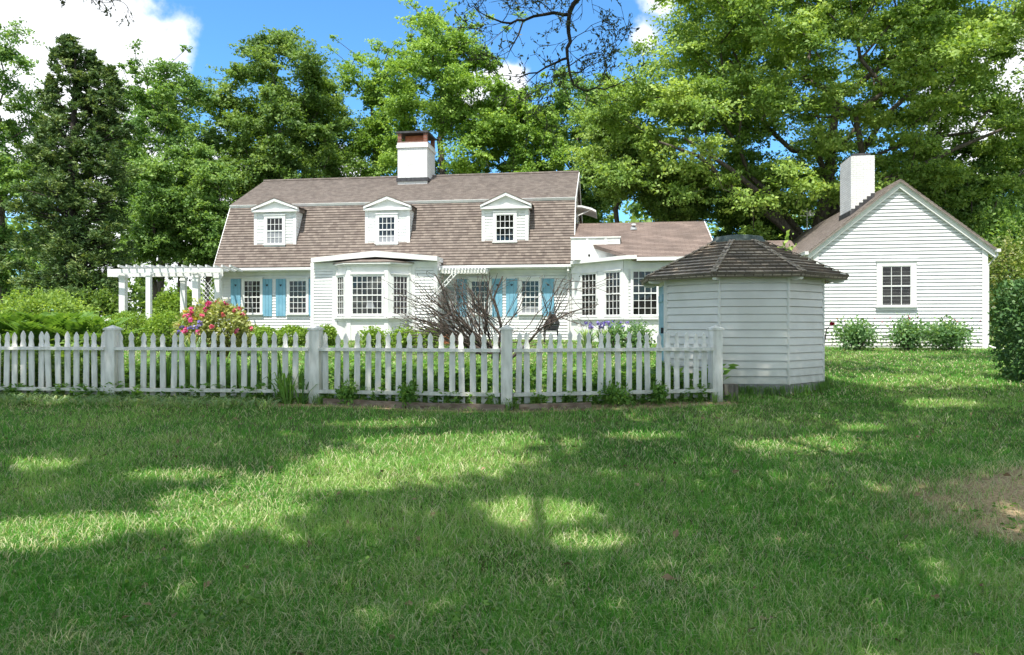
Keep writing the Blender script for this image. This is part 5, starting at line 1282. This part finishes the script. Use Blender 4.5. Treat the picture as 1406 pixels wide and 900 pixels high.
# unseen broken cloud added overhead, behind and aside, to whiten and lift ambient light
el_ = mth('MULTIPLY', mth('MAXIMUM', mth('SUBTRACT', sp_.outputs[2], .52), mth('SUBTRACT', .45, sp_.outputs[1])), 3.)
el_ = mth('MINIMUM', el_, 1.)
mask = mth('MAXIMUM', mask, mth('MULTIPLY', el_, mth('ADD', mth('MULTIPLY', mth('SUBTRACT', n0.outputs['Fac'], .5), 2.), .35)))
m_ = mth('ADD', mask, mth('MULTIPLY', mth('SUBTRACT', n1.outputs['Fac'], .5), 1.5))
mr = nt.nodes.new('ShaderNodeMapRange'); mr.interpolation_type = 'SMOOTHSTEP'; nt.links.new(m_, mr.inputs['Value']); mr.inputs['From Min'].default_value = .10; mr.inputs['From Max'].default_value = .42
tint = nd(nt, 'ShaderNodeMix', data_type='RGBA', blend_type='MULTIPLY'); tint.inputs[0].default_value = 1; tint.inputs[7].default_value = (.66, 1.14, 1.42, 1); nt.links.new(sk.outputs[0], tint.inputs[6])
cm = nd(nt, 'ShaderNodeMix', data_type='RGBA'); nt.links.new(mr.outputs[0], cm.inputs[0]); nt.links.new(tint.outputs[2], cm.inputs[6]); cm.inputs[7].default_value = (7.0, 7.2, 7.5, 1)
nt.links.new(cm.outputs[2], bg.inputs['Color'])
sun = bpy.data.lights.new('sun', 'SUN'); sun.energy = 4.9; sun.angle = math.radians(.53); sun.color = (1, .96, .88)
so = bpy.data.objects.new('sun', sun); COL.objects.link(so); so.location = (0, -10, 30); so.rotation_euler = SUNV.to_track_quat('Z', 'Y').to_euler()
cam = bpy.data.cameras.new('camera'); co = bpy.data.objects.new('camera', cam); COL.objects.link(co); SC.camera = co
co.location = (0, 0, CAMZ); co.rotation_euler = (PI/2, 0, 0); cam.sensor_width = 36; cam.lens = 36*F0/1406; cam.shift_y = -3/1406; cam.clip_end = 2000; cam.clip_start = .05
SC.view_settings.view_transform = 'Standard'; SC.view_settings.look = 'None'; SC.view_settings.gamma = 1; SC.view_settings.exposure = 0.7
c = SC.cycles; c.max_bounces = 6; c.diffuse_bounces = 3; c.glossy_bounces = 2; c.transmission_bounces = 3; c.use_denoising = True; c.denoiser = 'OPENIMAGEDENOISE'; c.denoising_input_passes = 'RGB_ALBEDO_NORMAL'; c.denoising_prefilter = 'ACCURATE'
c.sample_clamp_indirect = 2.5
